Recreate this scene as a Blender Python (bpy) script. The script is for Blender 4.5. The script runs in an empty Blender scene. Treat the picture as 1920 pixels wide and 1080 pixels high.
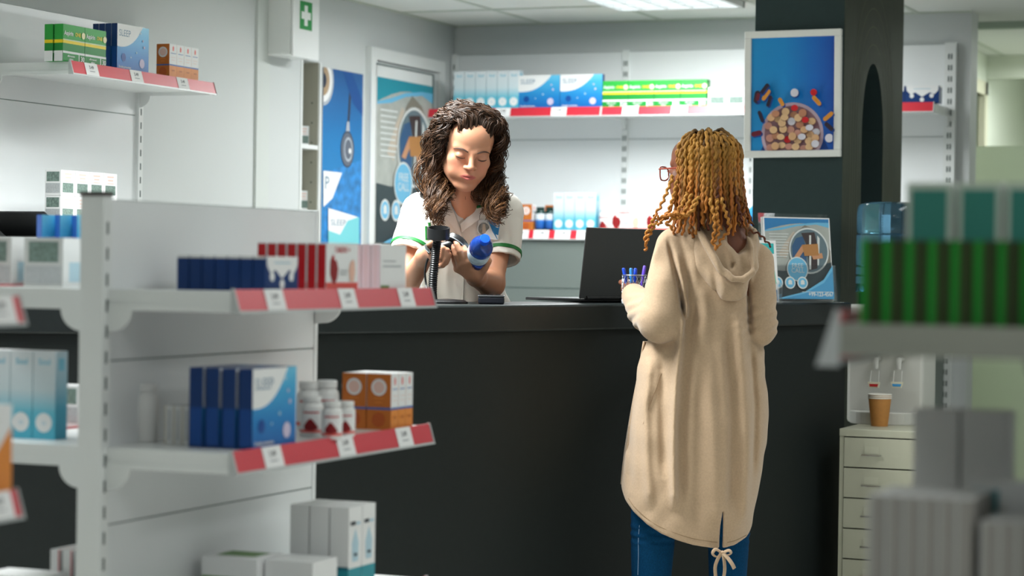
import bpy, bmesh, math, random
import numpy as np
from mathutils import Vector, Matrix
random.seed(7)
SC = bpy.context.scene
COL = SC.collection

# ------------------------------------------------------------------ camera
FPX = 4267.0
YAW, PITCH, ROLL, CAM_H = math.radians(22.5), 45 / 4267.0, 0.0145, 1.27
CAM = np.array([0.0, 0.0, CAM_H])
FW = np.array([-math.sin(YAW) * math.cos(PITCH), math.cos(YAW) * math.cos(PITCH), -math.sin(PITCH)])
_r0 = np.array([math.cos(YAW), math.sin(YAW), 0.0]); _u0 = np.cross(_r0, FW)
RT = math.cos(ROLL) * _r0 + math.sin(ROLL) * _u0
UP = -math.sin(ROLL) * _r0 + math.cos(ROLL) * _u0
cd = bpy.data.cameras.new('camera')
cam = bpy.data.objects.new('camera', cd); COL.objects.link(cam)
m = Matrix.Identity(4)
for i in range(3):
    m[i][0], m[i][1], m[i][2] = RT[i], UP[i], -FW[i]
m[2][3] = CAM_H
cam.matrix_world = m
cd.sensor_width = 36; cd.lens = 80; cd.clip_start = 0.05; cd.clip_end = 60
cd.dof.use_dof = True; cd.dof.focus_distance = 6.95; cd.dof.aperture_fstop = 3.0
SC.camera = cam

# ------------------------------------------------------------------ world, view, ceiling lights
W = bpy.data.worlds.new('world'); SC.world = W; W.use_nodes = True
W.node_tree.nodes['Background'].inputs[0].default_value = (0.8, 0.9, 1.0, 1)
W.node_tree.nodes['Background'].inputs[1].default_value = 0.3
SC.view_settings.view_transform = 'Standard'; SC.view_settings.look = 'None'
SC.view_settings.gamma = 1.0; SC.view_settings.use_curve_mapping = False
SC.view_settings.exposure = 0.3
SC.cycles.use_denoising = True
SC.cycles.max_bounces = 8; SC.cycles.diffuse_bounces = 4; SC.cycles.glossy_bounces = 3
SC.cycles.transmission_bounces = 8; SC.cycles.transparent_max_bounces = 12
SC.cycles.caustics_reflective = False; SC.cycles.caustics_refractive = False
SC.cycles.sample_clamp_indirect = 4.0
CEIL = 2.42
# x0, y0, x1, y1, strength (W of the lamp behind the diffuser)
LIGHTS = [(-3.43, 8.27, -2.85, 9.46, 44), (-1.03, 6.47, -0.45, 7.66, 13), (-3.43, 5.27, -2.85, 6.46, 76),
          (-1.03, 3.27, -0.45, 4.46, 7), (-4.03, 3.27, -3.45, 4.46, 25), (0.77, 6.47, 1.35, 7.66, 10),
          (0.77, 1.27, 1.35, 2.46, 22), (-1.63, 0.07, -1.05, 1.26, 4), (-1.95, 11.3, -1.4, 12.5, 15)]  # all but the first and third panels are added out of view for brightness
def area(name, loc, sx, sy, power, parent=None, color=(1, 1, 1), spread=math.radians(178)):
    l = bpy.data.lights.new(name, 'AREA'); l.shape = 'RECTANGLE'; l.size = sx; l.size_y = sy
    l.energy = power; l.color = color; l.spread = spread
    o = bpy.data.objects.new(name, l); COL.objects.link(o); o.location = loc; o.parent = parent
    return o
# ------------------------------------------------------------------ pixel <-> place
def ray(x, y): return FW + RT * ((x - 960) / FPX) - UP * ((y - 540) / FPX)
def P(x, y, Z): return CAM + ray(x, y) * Z                     # the point seen at pixel x, y at camera depth Z
def on(ax, v, x, y):                                           # ... on the plane axis = v
    d = ray(x, y); return CAM + d * ((v - CAM[ax]) / d[ax])
def onX(v, x, y): return on(0, v, x, y)
def onY(v, x, y): return on(1, v, x, y)
def onZ(v, x, y): return on(2, v, x, y)
def proj(p):
    d = np.array(p, float) - CAM; Z = d @ FW
    return 960 + FPX * (d @ RT) / Z, 540 - FPX * (d @ UP) / Z, Z

# ------------------------------------------------------------------ materials
def lin(c):
    c = c / 255.0
    return c / 12.92 if c <= 0.04045 else ((c + 0.055) / 1.055) ** 2.4
def rgb(t): return tuple(lin(c) for c in t) + (1.0,)
MATS = {}
def M(name, col=None, rough=0.5, metal=0.0, trans=0.0, ior=1.45, emit=None, es=1.0, noise=0.0, nscale=20.0,
      bump=0.0, bscale=60.0, coat=0.0, alpha=1.0, spec=0.5, sss=0.0, stretch=(1, 1, 1), sheen=0.0):
    if name in MATS: return MATS[name]
    mt = bpy.data.materials.new(name); mt.use_nodes = True; MATS[name] = mt
    nt = mt.node_tree; b = nt.nodes['Principled BSDF']
    b.inputs['Base Color'].default_value = rgb(col); b.inputs['Roughness'].default_value = rough
    b.inputs['Metallic'].default_value = metal; b.inputs['IOR'].default_value = ior
    b.inputs['Transmission Weight'].default_value = trans; b.inputs['Coat Weight'].default_value = coat
    b.inputs['Alpha'].default_value = alpha; b.inputs['Specular IOR Level'].default_value = spec
    b.inputs['Sheen Weight'].default_value = sheen
    if sss:
        b.inputs['Subsurface Weight'].default_value = sss
        b.inputs['Subsurface Radius'].default_value = (0.012, 0.005, 0.003); b.inputs['Subsurface Scale'].default_value = 0.6
    if emit:
        b.inputs['Emission Color'].default_value = rgb(emit); b.inputs['Emission Strength'].default_value = es
    if noise or bump:
        tc = nt.nodes.new('ShaderNodeTexCoord'); mp = nt.nodes.new('ShaderNodeMapping')
        mp.inputs['Scale'].default_value = stretch
        nt.links.new(tc.outputs['Object'], mp.inputs[0])
    if noise:
        n = nt.nodes.new('ShaderNodeTexNoise'); n.inputs['Scale'].default_value = nscale; n.inputs['Detail'].default_value = 4
        nt.links.new(mp.outputs[0], n.inputs['Vector'])
        r = nt.nodes.new('ShaderNodeValToRGB'); c = rgb(col)
        r.color_ramp.elements[0].position = 0.3; r.color_ramp.elements[1].position = 0.7
        r.color_ramp.elements[0].color = tuple(max(0, v * (1 - noise)) for v in c[:3]) + (1,)
        r.color_ramp.elements[1].color = tuple(min(1, v * (1 + noise)) for v in c[:3]) + (1,)
        nt.links.new(n.outputs['Fac'], r.inputs[0]); nt.links.new(r.outputs[0], b.inputs['Base Color'])
    if bump:
        n2 = nt.nodes.new('ShaderNodeTexNoise'); n2.inputs['Scale'].default_value = bscale; n2.inputs['Detail'].default_value = 3
        nt.links.new(mp.outputs[0], n2.inputs['Vector'])
        bp = nt.nodes.new('ShaderNodeBump'); bp.inputs['Strength'].default_value = bump; bp.inputs['Distance'].default_value = 0.004
        nt.links.new(n2.outputs['Fac'], bp.inputs['Height']); nt.links.new(bp.outputs[0], b.inputs['Normal'])
    return mt
def ramp_mat(name, stops, axis=2, lo=0.0, hi=1.0, rough=0.4):
    """a printed colour blend along one object axis"""
    if name in MATS: return MATS[name]
    mt = bpy.data.materials.new(name); mt.use_nodes = True; MATS[name] = mt
    nt = mt.node_tree; b = nt.nodes['Principled BSDF']; b.inputs['Roughness'].default_value = rough
    tc = nt.nodes.new('ShaderNodeTexCoord'); sp = nt.nodes.new('ShaderNodeSeparateXYZ'); mr = nt.nodes.new('ShaderNodeMapRange')
    mr.inputs['From Min'].default_value = lo; mr.inputs['From Max'].default_value = hi
    r = nt.nodes.new('ShaderNodeValToRGB')
    nt.links.new(tc.outputs['Object'], sp.inputs[0]); nt.links.new(sp.outputs[axis], mr.inputs[0])
    nt.links.new(mr.outputs[0], r.inputs[0]); nt.links.new(r.outputs[0], b.inputs['Base Color'])
    e = r.color_ramp.elements
    e[0].position, e[0].color = stops[0][0], rgb(stops[0][1]); e[1].position, e[1].color = stops[-1][0], rgb(stops[-1][1])
    for p, c in stops[1:-1]:
        k = e.new(p); k.color = rgb(c)
    return mt
def attr_mat(name, rough=0.5, sss=0.0, attr='tint', spec=0.5, bump=0.0, bscale=200, sheen=0.0):
    if name in MATS: return MATS[name]
    mt = M(name, (128, 128, 128), rough=rough, sss=sss, spec=spec, bump=bump, bscale=bscale, sheen=sheen)
    nt = mt.node_tree; a = nt.nodes.new('ShaderNodeVertexColor'); a.layer_name = attr
    nt.links.new(a.outputs['Color'], nt.nodes['Principled BSDF'].inputs['Base Color'])
    return mt

# ------------------------------------------------------------------ lettering
_TXT = {}
def glyphs(s, bold=False):
    """the outline of a line of lettering as flat polygons, cap height 1, starting at 0, 0"""
    k = (s, bold)
    if k in _TXT: return _TXT[k]
    cu = bpy.data.curves.new('lettering', 'FONT'); cu.body = s; cu.size = 1.0; cu.resolution_u = 2
    if bold: cu.offset = 0.022
    ob = bpy.data.objects.new('lettering', cu); COL.objects.link(ob)
    dg = bpy.context.evaluated_depsgraph_get()
    me = bpy.data.meshes.new_from_object(ob.evaluated_get(dg))
    sc = 1 / 0.69
    pts = [(v.co.x * sc, v.co.y * sc) for v in me.vertices]
    out = [[pts[i] for i in p.vertices] for p in me.polygons]
    wd = max([p[0] for p in pts] + [0.01])
    bpy.data.objects.remove(ob); bpy.data.curves.remove(cu); bpy.data.meshes.remove(me)
    _TXT[k] = (out, wd)
    return _TXT[k]

# ------------------------------------------------------------------ mesh building
class MB:
    def __init__(s): s.v = []; s.f = []; s.m = []; s.mats = []; s.sm = []
    def mi(s, mat):
        if mat not in s.mats: s.mats.append(mat)
        return s.mats.index(mat)
    def add(s, vs, fs, mat, smooth=False):
        o = len(s.v); s.v += [tuple(map(float, p)) for p in vs]; k = s.mi(mat)
        for f in fs: s.f.append([o + i for i in f]); s.m.append(k); s.sm.append(smooth)
        return s
    def box(s, a, b, mat, R=None, c=None):
        (x0, y0, z0), (x1, y1, z1) = a, b
        vs = [(x0, y0, z0), (x1, y0, z0), (x1, y1, z0), (x0, y1, z0), (x0, y0, z1), (x1, y0, z1), (x1, y1, z1), (x0, y1, z1)]
        if R is not None: vs = [tuple(R @ Vector(p)) for p in vs]
        if c is not None: vs = [(p[0] + c[0], p[1] + c[1], p[2] + c[2]) for p in vs]
        return s.add(vs, [(0, 3, 2, 1), (4, 5, 6, 7), (0, 1, 5, 4), (1, 2, 6, 5), (2, 3, 7, 6), (3, 0, 4, 7)], mat)
    def prism(s, poly, z0, z1, mat, axis=2, smooth=False):
        """poly in the two other axes, extruded along axis"""
        n = len(poly)
        def mk(p, z):
            return {2: (p[0], p[1], z), 1: (p[0], z, p[1]), 0: (z, p[0], p[1])}[axis]
        vs = [mk(p, z0) for p in poly] + [mk(p, z1) for p in poly]
        s.add(vs, [list(range(n))[::-1], list(range(n, 2 * n))], mat)
        o = len(s.v) - 2 * n; k = s.mi(mat)
        for i in range(n):
            j = (i + 1) % n; s.f.append([o + i, o + j, o + n + j, o + n + i]); s.m.append(k); s.sm.append(smooth)
        return s
    def tube(s, pts, r, mat, n=8, cap=True, flat=1.0):
        pts = [Vector(p) for p in pts]; N = len(pts)
        rs = r if hasattr(r, '__len__') else [r] * N
        t0 = (pts[1] - pts[0]).normalized()
        nrm = t0.orthogonal().normalized(); vs = []
        for i, p in enumerate(pts):
            t = (pts[min(i + 1, N - 1)] - pts[max(i - 1, 0)])
            t = t.normalized() if t.length > 1e-9 else t0
            nrm = (nrm - t * nrm.dot(t))
            nrm = nrm.normalized() if nrm.length > 1e-6 else t.orthogonal().normalized()
            bn = t.cross(nrm)
            for k in range(n):
                a = 2 * math.pi * k / n
                vs.append(p + (nrm * math.cos(a) + bn * math.sin(a) * flat) * rs[i])
        fs = [[i * n + k, i * n + (k + 1) % n, (i + 1) * n + (k + 1) % n, (i + 1) * n + k] for i in range(N - 1) for k in range(n)]
        s.add(vs, fs, mat, True)
        if cap: 
            o = len(s.v) - N * n; km = s.mi(mat)
            s.f.append([o + k for k in range(n)][::-1]); s.m.append(km); s.sm.append(False)
            s.f.append([o + (N - 1) * n + k for k in range(n)]); s.m.append(km); s.sm.append(False)
        return s
    def lathe(s, prof, mat, n=24, c=(0, 0, 0), sx=1.0, sy=1.0, R=None, cap0=True, cap1=True):
        vs = []
        for r, z in prof:
            for k in range(n):
                a = 2 * math.pi * k / n
                p = Vector((r * math.cos(a) * sx, r * math.sin(a) * sy, z))
                if R is not None: p = R @ p
                vs.append((p.x + c[0], p.y + c[1], p.z + c[2]))
        N = len(prof)
        fs = [[i * n + k, i * n + (k + 1) % n, (i + 1) * n + (k + 1) % n, (i + 1) * n + k] for i in range(N - 1) for k in range(n)]
        s.add(vs, fs, mat, True)
        o = len(s.v) - N * n; km = s.mi(mat)
        if cap0: s.f.append([o + k for k in range(n)][::-1]); s.m.append(km); s.sm.append(False)
        if cap1: s.f.append([o + (N - 1) * n + k for k in range(n)]); s.m.append(km); s.sm.append(False)
        return s
    def mesh(s, name, sharp=40):
        me = bpy.data.meshes.new(name)
        me.from_pydata(s.v, [], s.f)
        for mt in s.mats: me.materials.append(mt)
        me.polygons.foreach_set('material_index', s.m)
        me.polygons.foreach_set('use_smooth', s.sm)
        if any(s.sm):
            me.set_sharp_from_angle(angle=math.radians(sharp))
        me.update()
        return me
    def build(s, name, parent=None, loc=(0, 0, 0), rotz=0.0, bevel=0.0, kind=None):
        o = bpy.data.objects.new(name, s.mesh(name)); COL.objects.link(o)
        o.location = tuple(loc); o.rotation_euler = (0, 0, rotz); o.parent = parent
        if bevel:
            b = o.modifiers.new('bevel', 'BEVEL'); b.width = bevel; b.segments = 2; b.limit_method = 'ANGLE'
        if kind: o['kind'] = kind
        return o
class Face:
    """a flat face of a thing on which printing is laid: u to the right, v up, n outward"""
    def __init__(s, mb, o, u, v, w, h):
        s.mb, s.o, s.u, s.v, s.w, s.h = mb, Vector(o), Vector(u), Vector(v), w, h; s.n = s.u.cross(s.v); s.k = 1
    def pt(s, a, b): return s.o + s.u * (a * s.w) + s.v * (b * s.h) + s.n * (0.00025 * s.k)
    def poly(s, pts, mat): s.mb.add([s.pt(*p) for p in pts], [list(range(len(pts)))], mat); s.k += 1; return s
    def rect(s, a, b, c, d, mat): return s.poly([(a, b), (c, b), (c, d), (a, d)], mat)
    def disc(s, a, b, r, mat, n=24, sx=1.0, sy=1.0):
        """r in metres"""
        return s.poly([(a + sx * r * math.cos(2 * math.pi * i / n) / s.w, b + sy * r * math.sin(2 * math.pi * i / n) / s.h) for i in range(n)], mat)
    def capsule(s, a, b, L, r, ang, mat):
        pts = []
        for i in range(9): t = -math.pi / 2 + math.pi * i / 8; pts.append((L + r * math.cos(t), r * math.sin(t)))
        for i in range(9): t = math.pi / 2 + math.pi * i / 8; pts.append((-L + r * math.cos(t), r * math.sin(t)))
        ca, sa = math.cos(ang), math.sin(ang)
        return s.poly([(a + (x * ca - y * sa) / s.w, b + (x * sa + y * ca) / s.h) for x, y in pts], mat)
    def text(s, t, a, b, hh, mat, center=False, bold=False, squash=1.0):
        """hh: letter height in metres"""
        ps, wd = glyphs(t, bold); off = -wd / 2 if center else 0
        for p in ps:
            s.mb.add([s.pt(a + (x + off) * hh * squash / s.w, b + y * hh / s.h) for x, y in p], [list(range(len(p)))], mat)
        s.k += 1; return s
    def clip_poly(s, pts, mat):
        pts = [(min(1, max(0, x)), min(1, max(0, y))) for x, y in pts]
        return s.poly(pts, mat)
def faces_of(mb, w, d, h):
    x, y = w / 2, d / 2
    return dict(F=Face(mb, (-x, -y, 0), (1, 0, 0), (0, 0, 1), w, h), R=Face(mb, (x, -y, 0), (0, 1, 0), (0, 0, 1), d, h),
                B=Face(mb, (x, y, 0), (-1, 0, 0), (0, 0, 1), w, h), L=Face(mb, (-x, y, 0), (0, -1, 0), (0, 0, 1), d, h),
                T=Face(mb, (-x, -y, h), (1, 0, 0), (0, 1, 0), w, d))
def tag(o, label, cat, group=None, kind=None):
    o['label'] = label; o['category'] = cat
    if group: o['group'] = group
    if kind: o['kind'] = kind
    return o
def empty(name, loc, label=None, cat=None, group=None, rotz=0.0):
    o = bpy.data.objects.new(name, None); COL.objects.link(o); o.location = tuple(loc); o.rotation_euler = (0, 0, rotz)
    o.empty_display_size = 0.1
    if label: tag(o, label, cat, group)
    return o
def copy_tree(o, parent=None):
    c = o.copy(); COL.objects.link(c)
    if parent: c.parent = parent
    for ch in list(o.children): copy_tree(ch, c)
    return c
# ------------------------------------------------------------------ palette
WALL = M('wall_paint', (207, 211, 211), 0.6, bump=0.05, bscale=90)
CEILM = M('ceiling_tile', (226, 229, 224), 0.85, noise=0.03, nscale=300, bump=0.1, bscale=400)
TBAR = M('ceiling_bar', (190, 198, 186), 0.5)
FLOORM = M('floor_tile', (214, 213, 206), 0.35, noise=0.04, nscale=6)
WHITE = M('white_metal', (228, 231, 230), 0.3, coat=0.1, noise=0.012, nscale=8)
WHITE2 = M('white_board', (232, 235, 236), 0.38, coat=0.06, noise=0.01, nscale=5)
SLOT = M('slot_shadow', (40, 62, 58), 0.9)
RED = M('red_strip', (208, 34, 54), 0.35, coat=0.7)
RED.node_tree.nodes['Principled BSDF'].inputs['Coat Roughness'].default_value = 0.45
CLEARGREY = M('grey_plastic', (188, 192, 192), 0.35)
PAPER = M('white_paper', (238, 238, 238), 0.6)
INK = M('dark_ink', (50, 56, 64), 0.6)
DARK = M('charcoal_panel', (23, 29, 28), 0.6, spec=0.3, noise=0.06, nscale=40, bump=0.04, bscale=500)
DARKTOP = M('charcoal_top', (30, 36, 36), 0.42, spec=0.35, noise=0.05, nscale=60)
SLATE = M('slate_paint', (44, 60, 60), 0.62, spec=0.3, bump=0.25, bscale=260, noise=0.04, nscale=30)
OLIVE = M('chalky_dark_board', (54, 60, 48), 0.6, spec=0.3, noise=0.22, nscale=14, stretch=(6, 6, 0.6))
CREAM = M('cream_metal', (184, 184, 164), 0.4, noise=0.015, nscale=8)
CHROME = M('chrome', (205, 208, 210), 0.18, metal=1.0)
BLACK = M('black_plastic', (22, 23, 25), 0.35)
BLACKM = M('black_matt', (26, 27, 28), 0.6)
LITE = M('light_diffuser', (255, 255, 255), 0.5, emit=(240, 250, 255), es=1.5)
GREEN = M('sign_green', (16, 140, 62), 0.4)

# words that are printed on things: shape the lettering while the scene is still small
for _s, _b in (('SLEEP', 0), ('SLEEP', 1), ('Aspirin', 1), ('ONE', 1), ('30', 1), ('effervescent', 1), ('tablets', 1), ('Soul', 1), ('CARDIO +', 1),
               ('3.49', 1), ('2.99', 1), ('3.40', 1), ('1.49', 1), ('FREE', 0), ('CALL', 0), ('+99-123-4567', 1), ('Double protection', 1), ('P', 0)):
    glyphs(_s, bool(_b))

# ------------------------------------------------------------------ floor, ceiling, walls
XL, YB, XR, YF = -4.51, 10.11, 2.5, -1.6
def st(name, mb, **k): return mb.build(name, kind='structure', **k)
st('floor', MB().box((XL - 0.6, YF, -0.1), (XR, 13.6, 0), FLOORM))
st('ceiling', MB().box((XL - 0.6, YF, CEIL), (XR, 13.6, CEIL + 0.1), CEILM))
b = MB(); x = XL - 0.13 + 0.6
while x < XR: b.box((x - 0.011, YF, CEIL - 0.004), (x + 0.011, 13.5, CEIL), TBAR); x += 0.6
y = 9.47
while y > YF: b.box((XL, y - 0.011, CEIL - 0.005), (XR, y + 0.011, CEIL), TBAR); y -= 0.6
b.box((XL, YB - 0.03, CEIL - 0.006), (-2.0, YB, CEIL), TBAR); b.box((XL, YF, CEIL - 0.006), (XL + 0.02, YB, CEIL), TBAR)
st('trim_1', b)
NY0, NY1, NZ1 = 8.525, 8.712, 2.12                # the open bookcase let into the left wall
b = MB()
b.box((XL - 0.5, YF, 0), (XL, NY0, CEIL), WALL); b.box((XL - 0.5, NY1, 0), (XL, YB + 0.15, CEIL), WALL)
b.box((XL - 0.5, NY0, NZ1), (XL, NY1, CEIL), WALL); b.box((XL - 0.5, NY0, 0), (XL, NY1, 0.1), WALL)
st('wall_left', b)
st('trim_2', MB().box((XL, 8.13, 0), (XL + 0.012, 8.235, CEIL), M('wall_paint_grey', (208, 213, 210), 0.6)))
st('wall_back', MB().box((XL, YB, 0), (-2.0, YB + 0.15, CEIL), WALL))
st('wall_partition', MB().box((-1.15, YB, 0), (XR, YB + 0.15, CEIL), WALL))
st('wall_right', MB().box((XR, YF, 0), (XR + 0.15, YB, CEIL), WALL))
st('wall_front', MB().box((XL, YF - 0.15, 0), (XR, YF, CEIL), WALL))
# the passage beyond the back wall
PALE = M('passage_paint', (222, 228, 214), 0.6)
b = MB()
b.box((-2.55, 10.26, 0), (-2.33, 11.62, CEIL), PALE); b.box((-2.55, 11.62, 2.2), (-2.33, 12.1, CEIL), PALE); b.box((-2.55, 12.1, 0), (-2.33, 13.4, CEIL), PALE)
b.box((-2.9, 11.6, 0), (-2.8, 12.2, 2.2), M('passage_dim', (186, 190, 170), 0.7))
st('wall_passage', b)
st('wall_passage_end', MB().box((-2.55, 13.4, 0), (-1.0, 13.55, CEIL), PALE))
st('wall_passage_side', MB().box((-1.15, 10.26, 0), (-1.0, 13.4, CEIL), PALE))
st('trim_3', MB().box((-2.33, 10.56, CEIL - 0.03), (-1.15, 10.62, CEIL), M('beam_green', (176, 192, 176), 0.6)).box((-2.33, 12.2, 2.3), (-1.15, 12.3, CEIL), PALE))
b = MB(); dw = M('door_cream', (216, 214, 190), 0.5)
b.box((-2.345, 11.56, 0), (-2.31, 11.63, 2.27), dw); b.box((-2.345, 12.08, 0), (-2.31, 12.15, 2.27), dw); b.box((-2.345, 11.56, 2.2), (-2.31, 12.15, 2.27), dw)
st('trim_4', b)
st('baseboard_passage', MB().box((-2.33, 10.26, 0), (-2.315, 11.56, 0.12), dw).box((-2.33, 12.15, 0), (-2.315, 13.4, 0.12), dw).box((-2.33, 13.385, 0), (-1.15, 13.4, 0.12), dw))
gl = M('frosted_glass', (226, 236, 218), 0.5, trans=0.8)
gp = empty('glass_partition', (-2.1, 11.0, 0), 'low frosted pale green partition screen in the passage right of the column', 'partition')
MB().box((-0.2, -0.012, 0.05), (0.9, 0.012, 1.87), gl).build('pane', gp)
MB().box((-0.2, -0.02, 0), (0.9, 0.02, 0.06), CREAM).box((-0.22, -0.02, 0), (-0.2, 0.02, 1.88), CREAM).build('frame', gp)

# door in the left wall
d0, d1 = onX(XL, 683, 300)[1], onX(XL, 822, 300)[1]; dz = onX(XL, 690, 88)[2]
db = MB(); db.box((XL, d0, 0), (XL + 0.03, d0 + 0.055, dz), WHITE); db.box((XL, d1 - 0.055, 0), (XL + 0.03, d1, dz), WHITE); db.box((XL, d0 + 0.055, dz - 0.055), (XL + 0.03, d1 - 0.055, dz), WHITE)
dd = st('door_1', db)
db = MB(); db.box((XL, d0 + 0.06, 0), (XL + 0.018, d1 - 0.06, dz - 0.06), WALL)
i0, i1 = onX(XL, 692, 300)[1], onX(XL, 800, 300)[1]; iz = onX(XL, 692, 118)[2]
db.box((XL + 0.018, i0, 0.1), (XL + 0.03, i1, iz), WHITE)
SEAL = M('rubber_seal', (62, 84, 80), 0.7)
for a, c in (((XL + 0.03, i0, iz - 0.006), (XL + 0.032, i1, iz)), ((XL + 0.03, i1 - 0.012, 0.1), (XL + 0.032, i1, iz))): db.box(a, c, SEAL)
db.build('door_leaf', dd)

# ceiling lights: one seen, one inferred, the rest added unseen
for i, (x0, y0, x1, y1, pw) in enumerate(LIGHTS):
    lt = empty('ceiling_light', ((x0 + x1) / 2, (y0 + y1) / 2, CEIL - 0.03))
    if i == 0: tag(lt, 'lit recessed ceiling light panel left of the dark column', 'ceiling light')
    else: tag(lt, ['', 'added unseen light panel over the open floor right of the column', 'ceiling light panel over the near end of the counter', 'added unseen light panel over the right front shelf', 'added unseen light panel over the left aisle', 'added unseen light panel near the right wall', 'added unseen light panel in the front right corner', 'added unseen light panel over the entrance aisle', 'added unseen light panel in the passage'][i], 'ceiling light')
    hx, hy = (x1 - x0) / 2, (y1 - y0) / 2
    fr = MB()
    for a, c in (((-hx, -hy, 0), (hx, -hy + 0.02, 0.03)), ((-hx, hy - 0.02, 0), (hx, hy, 0.03)), ((-hx, -hy, 0), (-hx + 0.02, hy, 0.03)), ((hx - 0.02, -hy, 0), (hx, hy, 0.03))): fr.box(a, c, WHITE)
    for k in range(1, 10): fr.box((-hx + 0.02, -hy + 2 * hy * k / 10 - 0.004, 0.002), (hx - 0.02, -hy + 2 * hy * k / 10 + 0.004, 0.018), WHITE)
    for k in range(1, 5): fr.box((-hx + 2 * hx * k / 5 - 0.003, -hy + 0.02, 0.002), (-hx + 2 * hx * k / 5 + 0.003, hy - 0.02, 0.018), WHITE)
    fr.build('louvre_frame', lt)
    MB().box((-hx + 0.02, -hy + 0.02, 0.02), (hx - 0.02, hy - 0.02, 0.029), LITE).build('diffuser', lt)
    area('lamp', (0, 0, -0.01), 2 * hx - 0.06, 2 * hy - 0.06, pw, lt, color=(0.97, 1.0, 0.99), spread=math.radians(128 if i in (2, 4) else 178))

# ------------------------------------------------------------------ shelving
def shelf(parent, L, depth, z, tags=(), rail=(0.0, None), cap=True, text='3.49', rl=0.004, rh=0.036, ro=0.012):
    """one shelf of a unit: x along the unit, front towards -y"""
    s = MB().box((0.004, -depth, -0.028), (L - 0.004, -0.002, 0), WHITE).build('shelf', parent, (0, 0, z))
    prof = [(-0.002, -0.028)] + [(-depth, -0.028), (-depth, -0.04), (-0.081, -0.04)]
    prof += [(-0.032 - 0.048 * math.cos(t), -0.04 - 0.042 * math.sin(t)) for t in [math.pi / 2 * i / 8 for i in range(9)]] + [(-0.006, -0.084), (-0.002, -0.075)]
    for x in (0.002, L - 0.008):
        MB().prism(prof, x, x + 0.006, WHITE, axis=0).build('bracket', s)
        # pressed rivets
    r0, r1 = rail[0], (rail[1] if rail[1] is not None else L)
    rb = MB()
    y0 = -depth
    rb.prism([(y0, rl), (y0 - 0.003, rl), (y0 - ro - 0.003, -rh), (y0 - ro, -rh)], r0 + 0.004, r1 - 0.004, RED, axis=0)
    rb.prism([(y0 - ro + 0.002, -rh), (y0 - ro - 0.005, -rh), (y0 - ro - 0.006, -rh - 0.005), (y0 - ro + 0.002, -rh - 0.005)], r0 + 0.0042, r1 - 0.0042, CLEARGREY, axis=0)
    rl_ = rb.build('price_rail', s)
    if cap:
        pc = [(y0 + 0.001, rl + 0.002), (y0 - 0.005, rl + 0.002), (y0 - ro - 0.007, -rh - 0.005), (y0 + 0.001, -rh - 0.005)]
        MB().prism(pc, r1 - 0.004, r1, CLEARGREY, axis=0).build('rail_end', s)
        MB().prism(pc, r0, r0 + 0.004, CLEARGREY, axis=0).build('rail_end', s)
    sl = Vector((0, -ro, -rh - rl)); ln = sl.length; vv = -sl / ln
    for i, t in enumerate(tags):
        tb = MB(); f = Face(tb, (t - 0.038, y0 - ro - 0.0035, -rh), (1, 0, 0), vv, 0.076, ln); f.k = 3
        f.rect(0, -0.02, 1, 1.0, PAPER); f.text((text if isinstance(text, str) else text[i]), 0.5, 0.52, 0.011, INK, True, True)
        f.rect(0.3, 0.28, 0.7, 0.34, M('pale_ink', (150, 155, 160), 0.6))
        tb.build('price_tag', s)
    return s
def upright(parent, x, y, z0, z1, wx=0.03, wy=0.03, slots='F', two=False, name='upright'):
    b = MB().box((x - wx / 2, y - wy / 2, z0), (x + wx / 2, y + wy / 2, z1), WHITE)
    n = int((z1 - z0 - 0.06) / 0.05)
    for k in range(n):
        zz = z1 - 0.05 - 0.05 * k
        for dx in ((-0.006, 0.006) if two else (0,)):
            if 'F' in slots: b.box((x + dx - 0.003, y - wy / 2 - 0.0006, zz - 0.024), (x + dx + 0.003, y - wy / 2, zz), SLOT)
            if 'L' in slots: b.box((x - wx / 2 - 0.0006, y - wy / 2 + 0.004, zz - 0.024), (x - wx / 2, y - wy / 2 + 0.012, zz), SLOT)
    return b.build(name, parent)
SEAMG = M('panel_joint', (120, 138, 132), 0.7)
def back_panel(parent, L, y0, y1, z0, z1, seams, name='back_panel'):
    b = MB(); zs = [z0] + list(seams) + [z1]
    for a, c in zip(zs[:-1], zs[1:]): b.box((0.008, y0, a + 0.0015), (L - 0.008, y1, c - 0.0015), WHITE2)
    b.box((0.008, y0 + 0.004, z0), (L - 0.008, y1 - 0.004, z1), SEAMG)
    return b.build(name, parent)

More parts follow.
